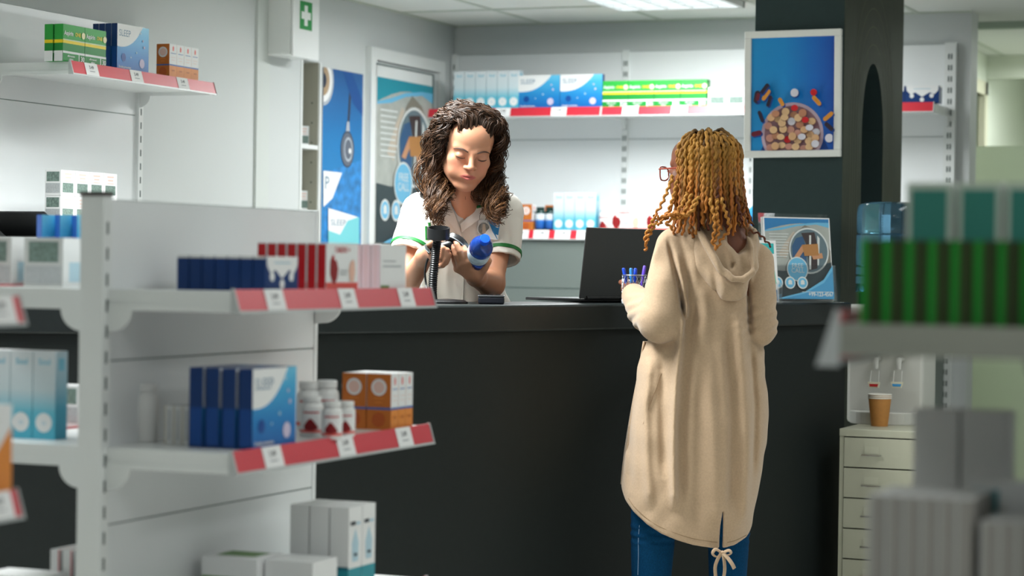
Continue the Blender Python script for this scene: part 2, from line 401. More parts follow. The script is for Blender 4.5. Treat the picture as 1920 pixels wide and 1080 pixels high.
# back wall: three bays of slotted shelving
BZ1, BZ2 = 1.99, 1.425; BY = YB - 0.006
seamz = onY(10.09, 1060, 262)[2]
BASE_SHADE = M('base_shade_grey', (112, 121, 117), 0.5)  # grey with the shade below the low shelf put into the colour
bays = [(-4.49, -3.61, 'back wall shelving bay in the corner beside the door'), (-3.61, -2.995, 'middle back wall shelving bay behind the black laptop'),
        (-2.995, -2.083, 'back wall shelving bay partly hidden behind the dark column')]
BAY = []
for i, (a, c, lab) in enumerate(bays):
    u = empty('wall_shelving', (a, BY, 0), lab, 'shelving', 'bays of white shelving along the back wall'); L = c - a; BAY.append(u)
    back_panel(u, L, -0.024, -0.004, 1.3, 2.275, [seamz])
    MB().box((0.006, -0.352, 0.0), (L - 0.006, -0.004, BZ2 - 0.045), BASE_SHADE).box((0.006, -0.35, 1.16), (L - 0.006, -0.353, 1.163), SLOT).build('shaded_base_front', u)  # front added below the low shelf, its dark tone standing in for shade
    upright(u, 0.0, -0.02, 0, 2.28, 0.03, 0.036, two=(i == 1))
    if i == 2: upright(u, L - 0.0, -0.02, 0, 2.28, 0.05, 0.036, two=True)
    def lx(px): return onY(9.74, px, 210)[0] - a
    tg = [(lx(942), lx(1047)), (lx(1181), lx(1273)), ()][i]
    shelf(u, L, 0.35, BZ1, tg, text=['3.40', '2.99'] if i == 0 else '3.49')
    def lx2(px): return onY(9.74, px, 445)[0] - a
    tg = [(lx2(976), lx2(1014), lx2(1054), lx2(1095)), (0.12, 0.3, 0.5), (0.2,)][i]
    if i < 2: shelf(u, L, 0.35, BZ2, tg, text='1.49')
# left wall bay
LX = XL + 0.006
l0, l1 = 6.27, 7.2
u = empty('wall_shelving', (LX, l0, 0), 'white slotted shelving on the left wall with one high red-edged shelf', 'shelving', rotz=math.pi / 2); LWU = u
back_panel(u, l1 - l0, -0.024, -0.004, 0.1, 2.115, [0.7, 1.31, onX(LX + .02, 120, 200)[2]])
upright(u, l1 - l0, -0.02, 0, 2.12, 0.03, 0.036); upright(u, 0, -0.02, 0, 2.12, 0.03, 0.036)
lz = 1.906
def ly(px, py): return onX(LX + 0.36, px, py)[1] - l0
shelf(u, l1 - l0, 0.34, lz, (ly(177, 132), ly(261, 143), ly(348, 155)))
shelf(u, l1 - l0, 0.40, 1.335, (0.2, 0.5, 0.8))

# left gondola (double sided) and the end of the one nearer the camera
GX, GY0, GY1 = -2.43, 3.76, 4.66; GZ = (1.21, 0.904, 0.56)
def gondola(label, gx, gy, L, rx=0.30, lx=0.30, tx=(0.17, 0.5, 0.8), front_cap=True, zs=GZ, ztop=1.39):
    u = empty('gondola_shelving', (gx, gy, 0), label, 'shelving', rotz=math.pi / 2)
    # local x runs along the unit (world +Y), local -y is world +X
    back_panel(u, L, -0.012, 0.012, 0.08, ztop - 0.005, [0.75, 1.07])
    MB().box((L - 0.008, -0.014, 0), (L + 0.008, 0.014, ztop - 0.004), WHITE2).build('end_strip', u)
    for x in (0.0,):
        up = upright(u, x, 0, 0.0, ztop, 0.03, 0.052, name='upright')
        MB().box((x - 0.017, -0.028, ztop), (x + 0.017, 0.028, ztop + 0.008), M('brown_cap', (52, 40, 36), 0.6)).build('cap', up)
    MB().box((0, -0.34, 0), (L, 0.34, 0.1), WHITE).build('plinth', u)
    for z in zs:
        shelf(u, L, rx, z, tx, cap=True)
    # the other side: same shelves turned round
    b = empty('far_side', (L, 0, 0)); b.parent = u; b.rotation_euler = (0, 0, math.pi); bpy.data.objects.remove(b)
    for z in zs:
        s = shelf(u, L, lx, z, tuple(L - t for t in tx), cap=True)
        s.rotation_euler = (0, 0, math.pi); s.location = (L, 0, z)
    return u
GON = gondola('white double sided gondola shelving, its slotted end post facing the camera', GX, GY0, GY1 - GY0, tx=(0.155, 0.47, 0.755))
GON2 = gondola('nearest gondola shelving at the left edge, only red rail ends showing', -2.36, 2.05, 0.92, tx=(0.2, 0.5, 0.86), zs=(1.205, 0.905, 0.56))
# right foreground gondola: facing left, its end bracket towards the camera
RGY, RGX = 2.84, -0.41
u = empty('gondola_shelving', (RGX, RGY + 0.92, 0), 'blurred grey shelving in the right foreground carrying green boxes', 'shelving', rotz=-math.pi / 2); RG = u
L = 0.92
back_panel(u, L, -0.012, 0.012, 0.08, 1.385, [0.75, 1.07])
for x in (0.0, L): upright(u, x, 0, 0.0, 1.39, 0.03, 0.052)
MB().box((0, -0.34, 0), (L, 0.34, 0.1), WHITE).build('plinth', u)
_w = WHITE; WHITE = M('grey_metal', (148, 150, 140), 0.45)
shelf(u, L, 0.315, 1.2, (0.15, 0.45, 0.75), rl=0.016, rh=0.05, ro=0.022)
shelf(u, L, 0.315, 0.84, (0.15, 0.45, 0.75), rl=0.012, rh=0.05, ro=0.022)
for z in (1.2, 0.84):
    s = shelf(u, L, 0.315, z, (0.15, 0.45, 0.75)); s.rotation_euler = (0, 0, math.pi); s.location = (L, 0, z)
WHITE = _w

# open bookcase in the left wall
u = empty('bookcase', (XL, (NY0 + NY1) / 2, 0.1), 'narrow open white bookcase recessed under the first aid box', 'bookcase')
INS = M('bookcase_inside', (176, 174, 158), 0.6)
hw = (NY1 - NY0) / 2; H_ = NZ1 - 0.1
MB().box((-0.34, -hw, 0), (0.004, -hw + 0.016, H_), WHITE).build('side_panel', u)
b = MB().box((-0.34, hw - 0.016, 0), (0.004, hw, H_), WHITE)
b.box((-0.34, hw - 0.018, 0), (-0.004, hw - 0.016, H_), INS)
for k in range(18): b.box((-0.035, hw - 0.0186, 0.4 + 0.085 * k), (-0.029, hw - 0.018, 0.406 + 0.085 * k), SLOT)
b.build('side_panel', u)
MB().box((-0.35, -hw, 0), (-0.34, hw, H_), INS).build('back_panel', u)
NSH = onX(XL, 578, 271)[2]
for z in (0.02, 0.75, onX(XL, 578, 385)[2] - 0.02, NSH):
    MB().box((-0.34, -hw + 0.016, z - 0.1 - 0.018), (0.0, hw - 0.018, z - 0.1), WHITE).build('shelf', u)

# first aid box
fy0 = 8.215; xf = onY(fy0, 550, 60)[0]; fz = onY(fy0, 520, 106)[2]; fy1 = onX(xf, 599, 60)[1]
fa = empty('first_aid_box', (XL, fy0, fz), 'white first aid wall box with a green and white cross sign', 'first aid box')
dx = xf - XL; dy = fy1 - fy0
MB().box((0, 0, 0.006), (dx - 0.012, dy, 0.42), WHITE).build('case', fa, bevel=0.008)
fd = MB().box((dx - 0.012, 0.0, 0), (dx, dy, 0.42), M('white_plastic', (236, 238, 238), 0.3)).build('door', fa, bevel=0.005)
cb = MB(); f = Face(cb, (dx + 0.0005, 0, 0), (0, 1, 0), (0, 0, 1), dy, 0.42)
z0 = (onX(xf, 573, 56)[2] - fz) / 0.42; z1 = (onX(xf, 573, 3)[2] - fz) / 0.42
a0 = (onX(xf, 562, 30)[1] - fy0) / dy; a1 = (onX(xf, 585, 30)[1] - fy0) / dy
PL = M('sign_white', (235, 240, 236), 0.4)
f.rect(a0, z0, a1, z1, GREEN); am, zm = (a0 + a1) / 2, (z0 + z1) / 2; da, dz_ = (a1 - a0), (z1 - z0)
f.rect(am - da * 0.13, zm - dz_ * 0.36, am + da * 0.13, zm + dz_ * 0.36, PL); f.rect(am - da * 0.38, zm - dz_ * 0.13, am + da * 0.38, zm + dz_ * 0.13, PL)
cb.build('cross_sign', fa)

# column with an arched niche in its side
ky = 8.27; kx1 = onY(ky, 1579, 380)[0]; kx0 = onY(ky, 1411, 380)[0]
ky1 = onX(kx1, 1692, 200)[1]
n0, n1 = onX(kx1, 1615, 300)[1], onX(kx1, 1655, 300)[1]; nz = onX(kx1, 1635, 118)[2]
b = MB()
D = 0.22
b.box((kx0, ky, 0), (kx1 - D, ky1, CEIL), SLATE)                     # rear half
b.box((kx1 - D, ky, 0), (kx1 - 0.002, n0, CEIL), SLATE); b.box((kx1 - D, n1, 0), (kx1 - 0.002, ky1, CEIL), SLATE)
nm, nr = (n0 + n1) / 2, (n1 - n0) / 2
arc = [(nm + nr * math.cos(t), nz - 0.3 + 0.3 * math.sin(t)) for t in [math.pi * i / 20 for i in range(21)]]
poly = [(n1, CEIL)] + arc + [(n0, CEIL)]
hp = [(arc[i], arc[i + 1]) for i in range(20)]
for p, q in hp: b.prism([(p[0], p[1]), (p[0], CEIL), (q[0], CEIL), (q[0], q[1])], kx1 - D, kx1 - 0.002, SLATE, axis=0)
# facing board on the side, with the arch cut out
fb = MB()
fb.box((kx1 - 0.002, ky, 0), (kx1, n0, CEIL), OLIVE); fb.box((kx1 - 0.002, n1, 0), (kx1, ky1, CEIL), OLIVE)
for p, q in hp: fb.prism([(p[0], p[1]), (p[0], CEIL), (q[0], CEIL), (q[0], q[1])], kx1 - 0.002, kx1, OLIVE, axis=0)
CHALK = M('chalk_streak', (92, 94, 80), 0.8)
for k in range(1, 5):
    w = 0.03 + 0.035 * k; hh = 0.3 + 0.07 * k
    pts = []
    for i in range(25):
        t = math.pi * i / 24
        pts.append((nm + (nr + w) * math.cos(t), nz - 0.3 + hh * math.sin(t)))
    pts = [(pts[0][0], 1.2)] + pts + [(pts[-1][0], 1.2)]
    for p, q in zip(pts[:-1], pts[1:]):
        fb.add([(kx1 + 0.0006, p[0], p[1]), (kx1 + 0.0006, q[0], q[1]), (kx1 + 0.0006, q[0] + (q[0] - nm) * 0.02, q[1] + 0.006), (kx1 + 0.0006, p[0] + (p[0] - nm) * 0.02, p[1] + 0.006)], [(0, 1, 2, 3)], CHALK)
kc = empty('column', ((kx0 + kx1) / 2, (ky + ky1) / 2, 0), 'dark slate square column with an arched niche, behind the brochure holder', 'column')
for nme, mb_ in (('core', b), ('side_board', fb)):
    o = mb_.build(nme, kc); o.location = -Vector(kc.location)

# ------------------------------------------------------------------ counter
pts = [(-4.15, 4.72), (-3.7, 4.80), (-3.3, 4.98), (-3.02, 5.24), (-2.79, 5.60), (-2.61, 5.98), (-2.46, 6.42), (-2.30, 6.90), (-2.15, 7.38), (-2.045, 7.80), (-2.0, 8.02)]
def smooth_path(p, n=6):
    out = []
    p = [np.array(q, float) for q in p]
    for i in range(len(p) - 1):
        a, b_, c, d = p[max(i - 1, 0)], p[i], p[i + 1], p[min(i + 2, len(p) - 1)]
        for k in range(n):
            t = k / n
            out.append(0.5 * ((2 * b_) + (-a + c) * t + (2 * a - 5 * b_ + 4 * c - d) * t * t + (-a + 3 * b_ - 3 * c + d) * t ** 3))
    out.append(p[-1]); return out
cf = smooth_path(pts)
def offset(path, d):
    out = []
    for i, p in enumerate(path):
        t = path[min(i + 1, len(path) - 1)] - path[max(i - 1, 0)]; t = t / np.linalg.norm(t)
        out.append(p + np.array([-t[1], t[0]]) * d)
    return out
def band(d0, d1, z0, z1, mat):
    a, c = offset(cf, d0), offset(cf, d1); b = MB(); n = len(a)
    vs = [(p[0], p[1], z0) for p in a] + [(p[0], p[1], z1) for p in a] + [(p[0], p[1], z0) for p in c] + [(p[0], p[1], z1) for p in c]
    fs = []
    for i in range(n - 1):
        fs += [(i, i + 1, n + i + 1, n + i), (n + i, n + i + 1, 3 * n + i + 1, 3 * n + i), (2 * n + i + 1, 2 * n + i, 3 * n + i, 3 * n + i + 1), (i + 1, i, 2 * n + i, 2 * n + i + 1)]
    fs += [(0, n, 3 * n, 2 * n), (n - 1, 3 * n - 1, 4 * n - 1, 2 * n - 1)]
    return b.add(vs, fs, mat, True)
CT = 1.15
cn = empty('counter', (-2.5, 6.5, 0), 'curved charcoal pharmacy counter with an overhanging top', 'counter')
for nme, mb_, bv in (('worktop', band(0, 0.40, 1.072, CT, DARKTOP), 0.006), ('front_panel', band(0.022, 0.10, 0.0, 1.072, DARK), 0.0)):
    o = mb_.build(nme, cn, bevel=bv); o.location = -Vector(cn.location)
# ------------------------------------------------------------------ posters, framed picture, brochures, dispenser, cabinet
PB = ramp_mat('poster_blue_blend', [(0, (0, 96, 168)), (0.4, (0, 130, 194)), (0.75, (4, 118, 184)), (1, (14, 84, 150))], 2, 0.0, 1.2)
STEEL = M('print_steel', (96, 104, 118), 0.4); STEELL = M('print_steel_light', (176, 184, 194), 0.4); STEELD = M('print_steel_dark', (46, 54, 72), 0.4)
# tall blue banner
ba0, ba1 = onX(XL, 603, 200)[1], onX(XL, 678, 200)[1]; bz = (onX(XL, 603, 125)[2] + onX(XL, 678, 140)[2]) / 2; bh = bz - 0.9; bw = ba1 - ba0
pb = MB(); pb.box((0, 0, 0), (0.004, bw, bh), PAPER)
f = Face(pb, (0.004, 0, 0), (0, 1, 0), (0, 0, 1), bw, bh)
def fz_(px, py): q = onX(XL, px, py); return ((q[1] - ba0) / bw, (q[2] - (bz - bh)) / bh)
f.rect(0, 0, 1, 1, PB)
f.clip_poly([fz_(603, 325), fz_(678, 300), fz_(678, 460), fz_(603, 460)], M('poster_sea_blue', (40, 128, 196), 0.4, noise=0.35, nscale=22))
f.clip_poly([fz_(655, 125), fz_(659, 125), fz_(653, 232), fz_(649, 232)], STEELD)
f.clip_poly([fz_(640, 125), fz_(658, 128), fz_(678, 190), fz_(678, 218), fz_(660, 195)], M('poster_shadow_blue', (8, 78, 150), 0.45))
c = fz_(649, 280); f.disc(c[0], c[1], 0.072, STEELD, 28, sx=0.92, sy=1.12); f.disc(c[0], c[1], 0.066, STEEL, 28, sx=0.92, sy=1.12); f.disc(c[0] + 0.02, c[1], 0.045, STEELL, 24, sx=0.92, sy=1.2); f.disc(c[0] + 0.02, c[1], 0.036, STEEL, 24, sx=0.92, sy=1.2); f.disc(c[0] + 0.06, c[1] - 0.005, 0.012, PAPER, 12)
f.clip_poly([fz_(648, 228), fz_(652, 228), fz_(653, 246), fz_(646, 246)], STEELL)
for r, m_ in ((0.1, STEELL), (0.085, PAPER), (0.06, M('print_tan', (176, 150, 120), 0.5)), (0.03, STEELD)):
    q = fz_(603, 150); f.clip_poly([(q[0] + r / bw * 1.0 * math.cos(t), q[1] + r * 1.1 / bh * math.sin(t)) for t in [2 * math.pi * i / 24 for i in range(24)]], m_)
f.clip_poly([fz_(603, 320), fz_(638, 324), fz_(620, 372), fz_(603, 388)], PAPER)
q = fz_(605, 354); f.text('P', max(q[0], 0.03), q[1], 0.055, M('print_slate_blue', (98, 132, 158), 0.5), squash=1.1)
f.clip_poly([fz_(612, 390), fz_(670, 408), fz_(670, 460), fz_(612, 460)], M('print_aqua_mint', (120, 206, 214), 0.45))
f.clip_poly([fz_(612, 390), fz_(668, 407), fz_(648, 414), fz_(634, 440), fz_(612, 432)], PAPER)
q = fz_(616, 422); f.text('SLEEP', q[0], q[1], 0.026, M('print_slate_blue', (98, 132, 158), 0.5), squash=1.6)
tag(pb.build('banner', None, (XL + 0.001, ba0, bz - bh)), 'tall blue banner with a stethoscope on the left wall between bookcase and door', 'banner')

# the leaflet design used by the door poster and the brochures (w, h in metres)
PTEAL = M('print_petrol', (18, 140, 160), 0.45); PAQ = M('print_sky_blue', (104, 178, 214), 0.45); PGREY = M('print_charcoal', (46, 62, 66), 0.5); PSKIN = M('print_beige_skin', (190, 178, 162), 0.5)
PBROWN = M('print_cardboard', (176, 122, 66), 0.5); PJEAN = M('print_denim', (44, 84, 124), 0.5); PDK = M('print_dark_brown', (56, 44, 44), 0.5); PGB = M('print_grey_blend', (168, 172, 166), 0.5, noise=0.12, nscale=14)
PLINE = M('print_line_white', (214, 218, 216), 0.5); PTAN = M('print_skin', (196, 142, 104), 0.5); PBLUE = M('print_blue', (30, 120, 178), 0.45)
def leaflet(f, w, h, blue=PTEAL, tail=True):
    f.rect(0, 0, 1, 1, PGB)
    f.poly([(0, 1), (0, 0.85)] + [(t, 0.85 + 0.08 * t + 0.05 * math.sin(t * 3.4)) for t in (0.1, 0.25, 0.4, 0.55, 0.7, 0.85, 1.0)] + [(1, 1)], blue)
    f.poly([(0.0, 0.85), (0.0, 0.835), (0.25, 0.855), (0.5, 0.905), (0.8, 0.93), (1, 0.89), (1, 0.955), (0.8, 0.955), (0.5, 0.93), (0.25, 0.885)], PAQ)
    f.poly([(0.3, 0.5), (0.36, 0.6), (0.48, 0.82), (0.44, 0.84), (0.3, 0.7), (0.18, 0.55)], PSKIN)
    f.poly([(0.5, 0.84), (0.62, 0.92), (0.8, 0.86), (0.95, 0.7), (1, 0.6), (1, 0.4), (0.6, 0.42)], M('print_grey_tan', (128, 124, 112), 0.5))
    for k in range(9): f.rect(0.06, 0.80 - 0.035 * k, 0.36 - 0.02 * (k % 3), 0.81 - 0.035 * k, PLINE)
    f.poly([(0, 0.36), (0.25, 0.345), (0.6, 0.38), (1, 0.46), (1, 0), (0, 0)], PGREY)
    c = (0.66, 0.6); r = w * 0.31
    f.disc(c[0], c[1], r, PLINE, 36); f.disc(c[0], c[1], r * 0.93, M('print_blue_grey', (96, 116, 124), 0.5), 36)
    R_ = r * 0.9
    def loc(a, b): return (c[0] + a * R_ / w, c[1] + b * R_ / h)
    f.poly([loc(-0.95, 0.2), loc(-0.7, 0.6), (loc(-0.3, 0.7)), loc(-0.15, 0.1), loc(-0.2, -0.9), loc(-0.6, -0.75), loc(-0.92, -0.3)], PJEAN)
    f.poly([loc(-0.4, 0.85), loc(0.35, 0.9), loc(0.5, 0.2), loc(0.4, -0.85), loc(-0.05, -0.95), loc(-0.1, 0.2)], PDK)
    f.poly([loc(0.05, 0.75), loc(0.15, 0.75), loc(0.05, -0.9), loc(-0.05, -0.9)], PLINE); f.poly([loc(0.5, 0.75), loc(0.62, 0.6), loc(0.5, -0.7), loc(0.42, -0.7)], PLINE)
    f.poly([loc(-0.85, -0.3), loc(-0.4, 0.25), loc(-0.2, 0.1), loc(-0.6, -0.35)], PTAN); f.poly([loc(0.1, -0.2), loc(0.7, -0.1), loc(0.75, -0.35), loc(0.2, -0.42)], PTAN)
    f.poly([loc(-0.4, 0.28), loc(0.5, 0.34), loc(0.52, -0.22), loc(-0.28, -0.26)], PBROWN)
    f.disc(0.46, 0.37, w * 0.165, PLINE, 28); f.disc(0.46, 0.37, w * 0.15, PAQ, 28)
    f.text('FREE', 0.46, 0.385, w * 0.06, PLINE, True); f.text('CALL', 0.46, 0.325, w * 0.06, PLINE, True)
    for k in range(3):
        f.disc(0.14 + 0.19 * k, 0.2, w * 0.082, PLINE, 20); f.disc(0.14 + 0.19 * k, 0.2, w * 0.066, PAQ, 20); f.disc(0.14 + 0.19 * k, 0.208, w * 0.03, PLINE, 12); f.rect(0.11 + 0.19 * k, 0.178, 0.17 + 0.19 * k, 0.193, PLINE)
    f.poly([(0.1, 0), (1, 0), (1, 0.42), (0.85, 0.24), (0.55, 0.09)], PAQ)
    f.poly([(0.2, 0), (1, 0), (1, 0.36), (0.85, 0.2), (0.55, 0.07)], PBLUE if not tail else M('print_azure', (74, 150, 196), 0.45))
    if tail:
        f.text('+99-123-4567', 0.6, 0.035, w * 0.055, PLINE, bold=True, squash=0.85); f.rect(0.5, 0.085, 0.97, 0.09, PLINE)
# poster on the door
ya, yb_ = onX(XL, 692, 300)[1] + 0.0, onX(XL, 797, 300)[1]; zt = onX(XL, 692, 143)[2]; zb = onX(XL, 690, 455)[2]
pm = MB(); pm.box((0, 0, 0), (0.004, yb_ - ya, zt - zb), PAPER)
leaflet(Face(pm, (0.004, 0, 0), (0, 1, 0), (0, 0, 1), yb_ - ya, zt - zb), yb_ - ya, zt - zb, tail=False)
tag(pm.build('door_poster', None, (XL + 0.031, ya, zb)), 'teal and grey poster with a round inset stuck on the door', 'poster')

# framed picture on the column
fy = ky - 0.022
cN = [onY(fy, *q) for q in ((1397, 57), (1580, 57), (1575, 297), (1396, 294))]
fx0, fx1 = (cN[0][0] + cN[3][0]) / 2, (cN[1][0] + cN[2][0]) / 2; fz1, fz0 = (cN[0][2] + cN[1][2]) / 2, (cN[2][2] + cN[3][2]) / 2
fw_, fh_ = fx1 - fx0, fz1 - fz0; t_ = 0.026
fp = empty('framed_picture', (fx0, ky - 0.001, fz0), 'white framed picture of a pill bowl on blue, hung on the column', 'picture'); fp.rotation_euler = (0, -0.008, 0)
fm = MB(); FRW = M('frame_white', (238, 238, 234), 0.4)
for a, c_ in (((0, -0.024, 0), (fw_, 0, t_)), ((0, -0.024, fh_ - t_), (fw_, 0, fh_)), ((0, -0.024, t_), (t_, 0, fh_ - t_)), ((fw_ - t_, -0.024, t_), (fw_, 0, fh_ - t_))): fm.box(a, c_, FRW)
fm.build('frame', fp, bevel=0.003)
pw_, ph_ = fw_ - 2 * t_, fh_ - 2 * t_
im = MB(); im.box((0, -0.008, 0), (pw_, -0.002, ph_), PAPER)
f = Face(im, (0, -0.008, 0), (1, 0, 0), (0, 0, 1), pw_, ph_)
f.rect(0, 0, 1, 1, ramp_mat('picture_blue_blend', [(0, (0, 146, 214)), (0.4, (0, 140, 214)), (0.75, (0, 108, 200)), (1, (4, 78, 178))], 0, 0.0, pw_))
pr_ = random.Random(3)
PSH = M('picture_shadow_blue', (4, 62, 140), 0.5)
cbx, cby, cr = 0.5, -0.07, pw_ * 0.375
f.clip_poly([(0.53 + (cr * 1.12) * math.cos(t) / pw_, cby - 0.0 + (cr * 1.0) * math.sin(t) / ph_) for t in [math.pi * i / 30 for i in range(31)]], PSH)
def cdisc(cx, cy, r, m_, k=26, sq=1.0): f.clip_poly([(cx + r * math.cos(2 * math.pi * i / k) / pw_, cy + r * sq * math.sin(2 * math.pi * i / k) / ph_) for i in range(k)], m_)
cby = 0.14
cdisc(cbx, cby, cr, M('picture_bowl', (206, 180, 196), 0.5), 48); cdisc(cbx, cby, cr * 0.9, M('picture_bowl_inside', (150, 110, 120), 0.5), 48)
pc = [M('picture_pill_%s' % n, c, 0.4) for n, c in (('tan', (224, 176, 132)), ('sand', (234, 192, 146)), ('pink', (208, 148, 132)), ('white', (226, 222, 234)), ('red', (214, 30, 40)), ('clay', (198, 136, 104)))]
PEDGE = M('picture_pill_edge', (132, 84, 66), 0.5)
spots = []
for k in range(900):
    a = pr_.uniform(0, 2 * math.pi); rr = cr * 0.84 * math.sqrt(pr_.random()); X, Yq = cbx + rr * math.cos(a) / pw_, cby + rr * math.sin(a) / ph_
    if Yq < 0.01: continue
    if all(((X - q[0]) * pw_) ** 2 + ((Yq - q[1]) * ph_) ** 2 > (0.0215) ** 2 for q in spots): spots.append((X, Yq))
for X, Yq in spots:
    m_ = pr_.choice([pc[0], pc[0], pc[0], pc[1], pc[1], pc[1], pc[2], pc[3], pc[3], pc[4], pc[5], pc[5]]); r = 0.0152 if m_ is not pc[4] else 0.0135; sq = pr_.uniform(0.72, 1)
    cdisc(X + 0.003, Yq - 0.004, r * 1.04, PEDGE, 14, sq); cdisc(X, Yq, r, m_, 14, sq)
for X, Yq, r, m_ in ((0.54, 0.505, 0.0155, pc[3]), (0.77, 0.505, 0.0125, pc[4]), (0.96, 0.1, 0.016, pc[3])): cdisc(X + 0.012, Yq - 0.01, r * 1.05, PSH, 18); cdisc(X, Yq, r, m_, 18)
PAMB = M('picture_capsule_amber', (226, 150, 50), 0.4); PBLK = M('picture_capsule_dark', (44, 28, 48), 0.35); PMAR = M('picture_capsule_maroon', (110, 20, 44), 0.35)
for X, Yq, L_, r, a, m_ in ((0.2, 0.49, 0.013, 0.0055, 0.95, PAMB), (0.18, 0.545, 0.013, 0.0055, 0.9, PBLK), (0.09, 0.475, 0.010, 0.0085, 1.4, PBLK), (0.1, 0.475, 0.006, 0.0055, 1.4, PMAR), (0.24, 0.435, 0.012, 0.005, 1.25, PBLK), (0.385, 0.425, 0.008, 0.0055, 2.1, PAMB),
                       (0.81, 0.43, 0.012, 0.0058, 2.3, PAMB), (0.14, 0.3, 0.013, 0.005, 1.95, PBLK), (0.95, 0.29, 0.012, 0.0058, 0.7, PAMB), (0.96, 0.2, 0.01, 0.006, 2.4, PBLK), (0.09, 0.15, 0.009, 0.007, 0.2, PMAR)):
    f.capsule(X + 0.015, Yq - 0.012, L_ * 1.25, r * 1.35, a, PSH); f.capsule(X, Yq, L_ * 1.25, r * 1.35, a, m_)
im.build('picture', fp, (t_, -0.006, t_))

# brochure holder on the counter in front of the column
bp0 = onZ(CT, 1452, 569); bp0 = P(1442, 566, 7.86); bp1 = P(1574, 566, 7.98)
ang = math.atan2(bp1[1] - bp0[1], bp1[0] - bp0[0])
ACR = M('clear_acrylic', (236, 242, 244), 0.05, trans=0.95, ior=1.3, alpha=0.35)
bh_ = empty('brochure_holder', (bp0[0], bp0[1], CT), 'clear acrylic holder full of blue and grey brochures at the right end of the counter', 'brochure holder', rotz=ang)
bw_ = float(np.hypot(*(bp1 - bp0)[:2])) - 0.012
LEAN = Matrix.Rotation(-0.13, 3, 'X')
MB().box((0, 0.012, 0.004), (bw_ + 0.01, 0.016, 0.315), ACR, R=LEAN, c=(0, 0.03, 0)).build('back_plate', bh_)
MB().box((0, -0.022, 0.004), (bw_ + 0.01, -0.019, 0.13), ACR, R=LEAN, c=(0, 0.03, 0)).build('front_plate', bh_)
MB().box((-0.002, -0.03, 0.0), (bw_ + 0.012, 0.07, 0.004), ACR).build('base', bh_)
MB().box((bw_ + 0.007, -0.02, 0.004), (bw_ + 0.01, 0.014, 0.13), ACR, R=LEAN, c=(0, 0.03, 0)).build('side_plate', bh_)
for k in range(6):
    bm_ = MB(); h_ = 0.292; w_ = bw_ - 0.004; yy = -0.014 + 0.0036 * k
    bm_.box((0, 0, 0), (w_, 0.0022, h_), PAPER)
    if k == 0: leaflet(Face(bm_, (0.004, 0, 0.004), (1, 0, 0), (0, 0, 1), w_ - 0.008, h_ - 0.008), w_ - 0.008, h_ - 0.008, blue=PBLUE)
    o = bm_.build('brochure', None)
    o.matrix_world = Matrix.Translation(bh_.location) @ Matrix.Rotation(ang, 4, 'Z') @ Matrix.Translation((0.003 + 0.001 * (k % 3), 0.03, 0.006)) @ LEAN.to_4x4() @ Matrix.Translation((0, yy, 0))
    tag(o, 'brochure with round inset and phone number, front one in the acrylic holder' if k == 0 else 'white edged brochure in the acrylic holder, %s from the front' % ['', 'second', 'third', 'fourth', 'fifth', 'sixth'][k], 'brochure', 'brochures in the acrylic holder')
# second leaflet on its own little stand, left of the holder
lp0 = P(1398, 566, 7.66); lp1 = P(1461, 566, 7.72); lw = float(np.hypot(*(lp1 - lp0)[:2])); la = math.atan2(lp1[1] - lp0[1], lp1[0] - lp0[0])
l2 = empty('leaflet_stand', (lp0[0], lp0[1], CT), 'small stand with a white and turquoise leaflet, between the customer and the brochure holder', 'leaflet stand', rotz=la)
lm = MB(); lm.box((0, 0, 0.004), (lw, 0.002, 0.215), PAPER, R=LEAN)
f = Face(lm, LEAN @ Vector((0, 0, 0.004)), (1, 0, 0), LEAN @ Vector((0, 0, 1)), lw, 0.211)
f.rect(0.1, 0.72, 0.93, 0.95, M('print_turquoise', (40, 176, 176), 0.45)); f.poly([(0.1, 0.72), (0.5, 0.8), (0.93, 0.78), (0.93, 0.7), (0.1, 0.68)], PAPER)
f.poly([(0.55, 0.36), (0.72, 0.56), (0.92, 0.5), (0.95, 0.3), (0.8, 0.28)], M('print_mint', (96, 206, 178), 0.45)); f.disc(0.7, 0.6, 0.012, PTAN, 14); f.disc(0.68, 0.63, 0.011, PDK, 14)
f.rect(0.1, 0.02, 0.95, 0.2, PBLUE)
lm.build('leaflet', l2)
MB().box((-0.004, -0.012, 0), (lw + 0.004, 0.045, 0.004), ACR).box((-0.004, -0.012, 0.004), (lw + 0.004, -0.009, 0.07), ACR).build('clear_stand', l2)

# filing cabinet
cz = 0.712; c0 = P(1574, 803, 7.95); cw, cdp = 0.38, 0.46
fc = empty('drawer_cabinet', (c0[0], c0[1], 0), 'cream metal drawer cabinet right of the counter', 'drawer cabinet')
MB().box((0, 0, cz - 0.026), (cw, cdp, cz), CREAM).build('top', fc, bevel=0.002)
MB().box((0.001, 0.004, 0.0), (0.016, cdp, cz - 0.026), CREAM).box((cw - 0.016, 0.004, 0), (cw - 0.001, cdp, cz - 0.026), CREAM).box((0.016, 0.02, 0), (cw - 0.016, cdp, cz - 0.03), M('cabinet_inside', (60, 60, 52), 0.8)).build('body', fc)
dh = 0.1065
for k in range(6):
    z1 = cz - 0.03 - dh * k
    if z1 - dh < 0.02: pass
    dr = MB().box((0.0175, 0.0, z1 - dh + 0.0045), (cw - 0.0175, 0.02, z1), CREAM).build('drawer', fc, bevel=0.0012)
    hx = 0.086 + 0.03; hz = z1 - dh * 0.55
    MB().tube([(hx - 0.032, 0.0, hz), (hx - 0.032, -0.016, hz), (hx + 0.032, -0.016, hz), (hx + 0.032, 0, hz)], 0.0028, CHROME, 6).box((hx - 0.026, -0.0015, hz + 0.004), (hx + 0.026, 0.0, hz + 0.03), M('label_slot', (190, 190, 170), 0.4)).build('handle', dr)
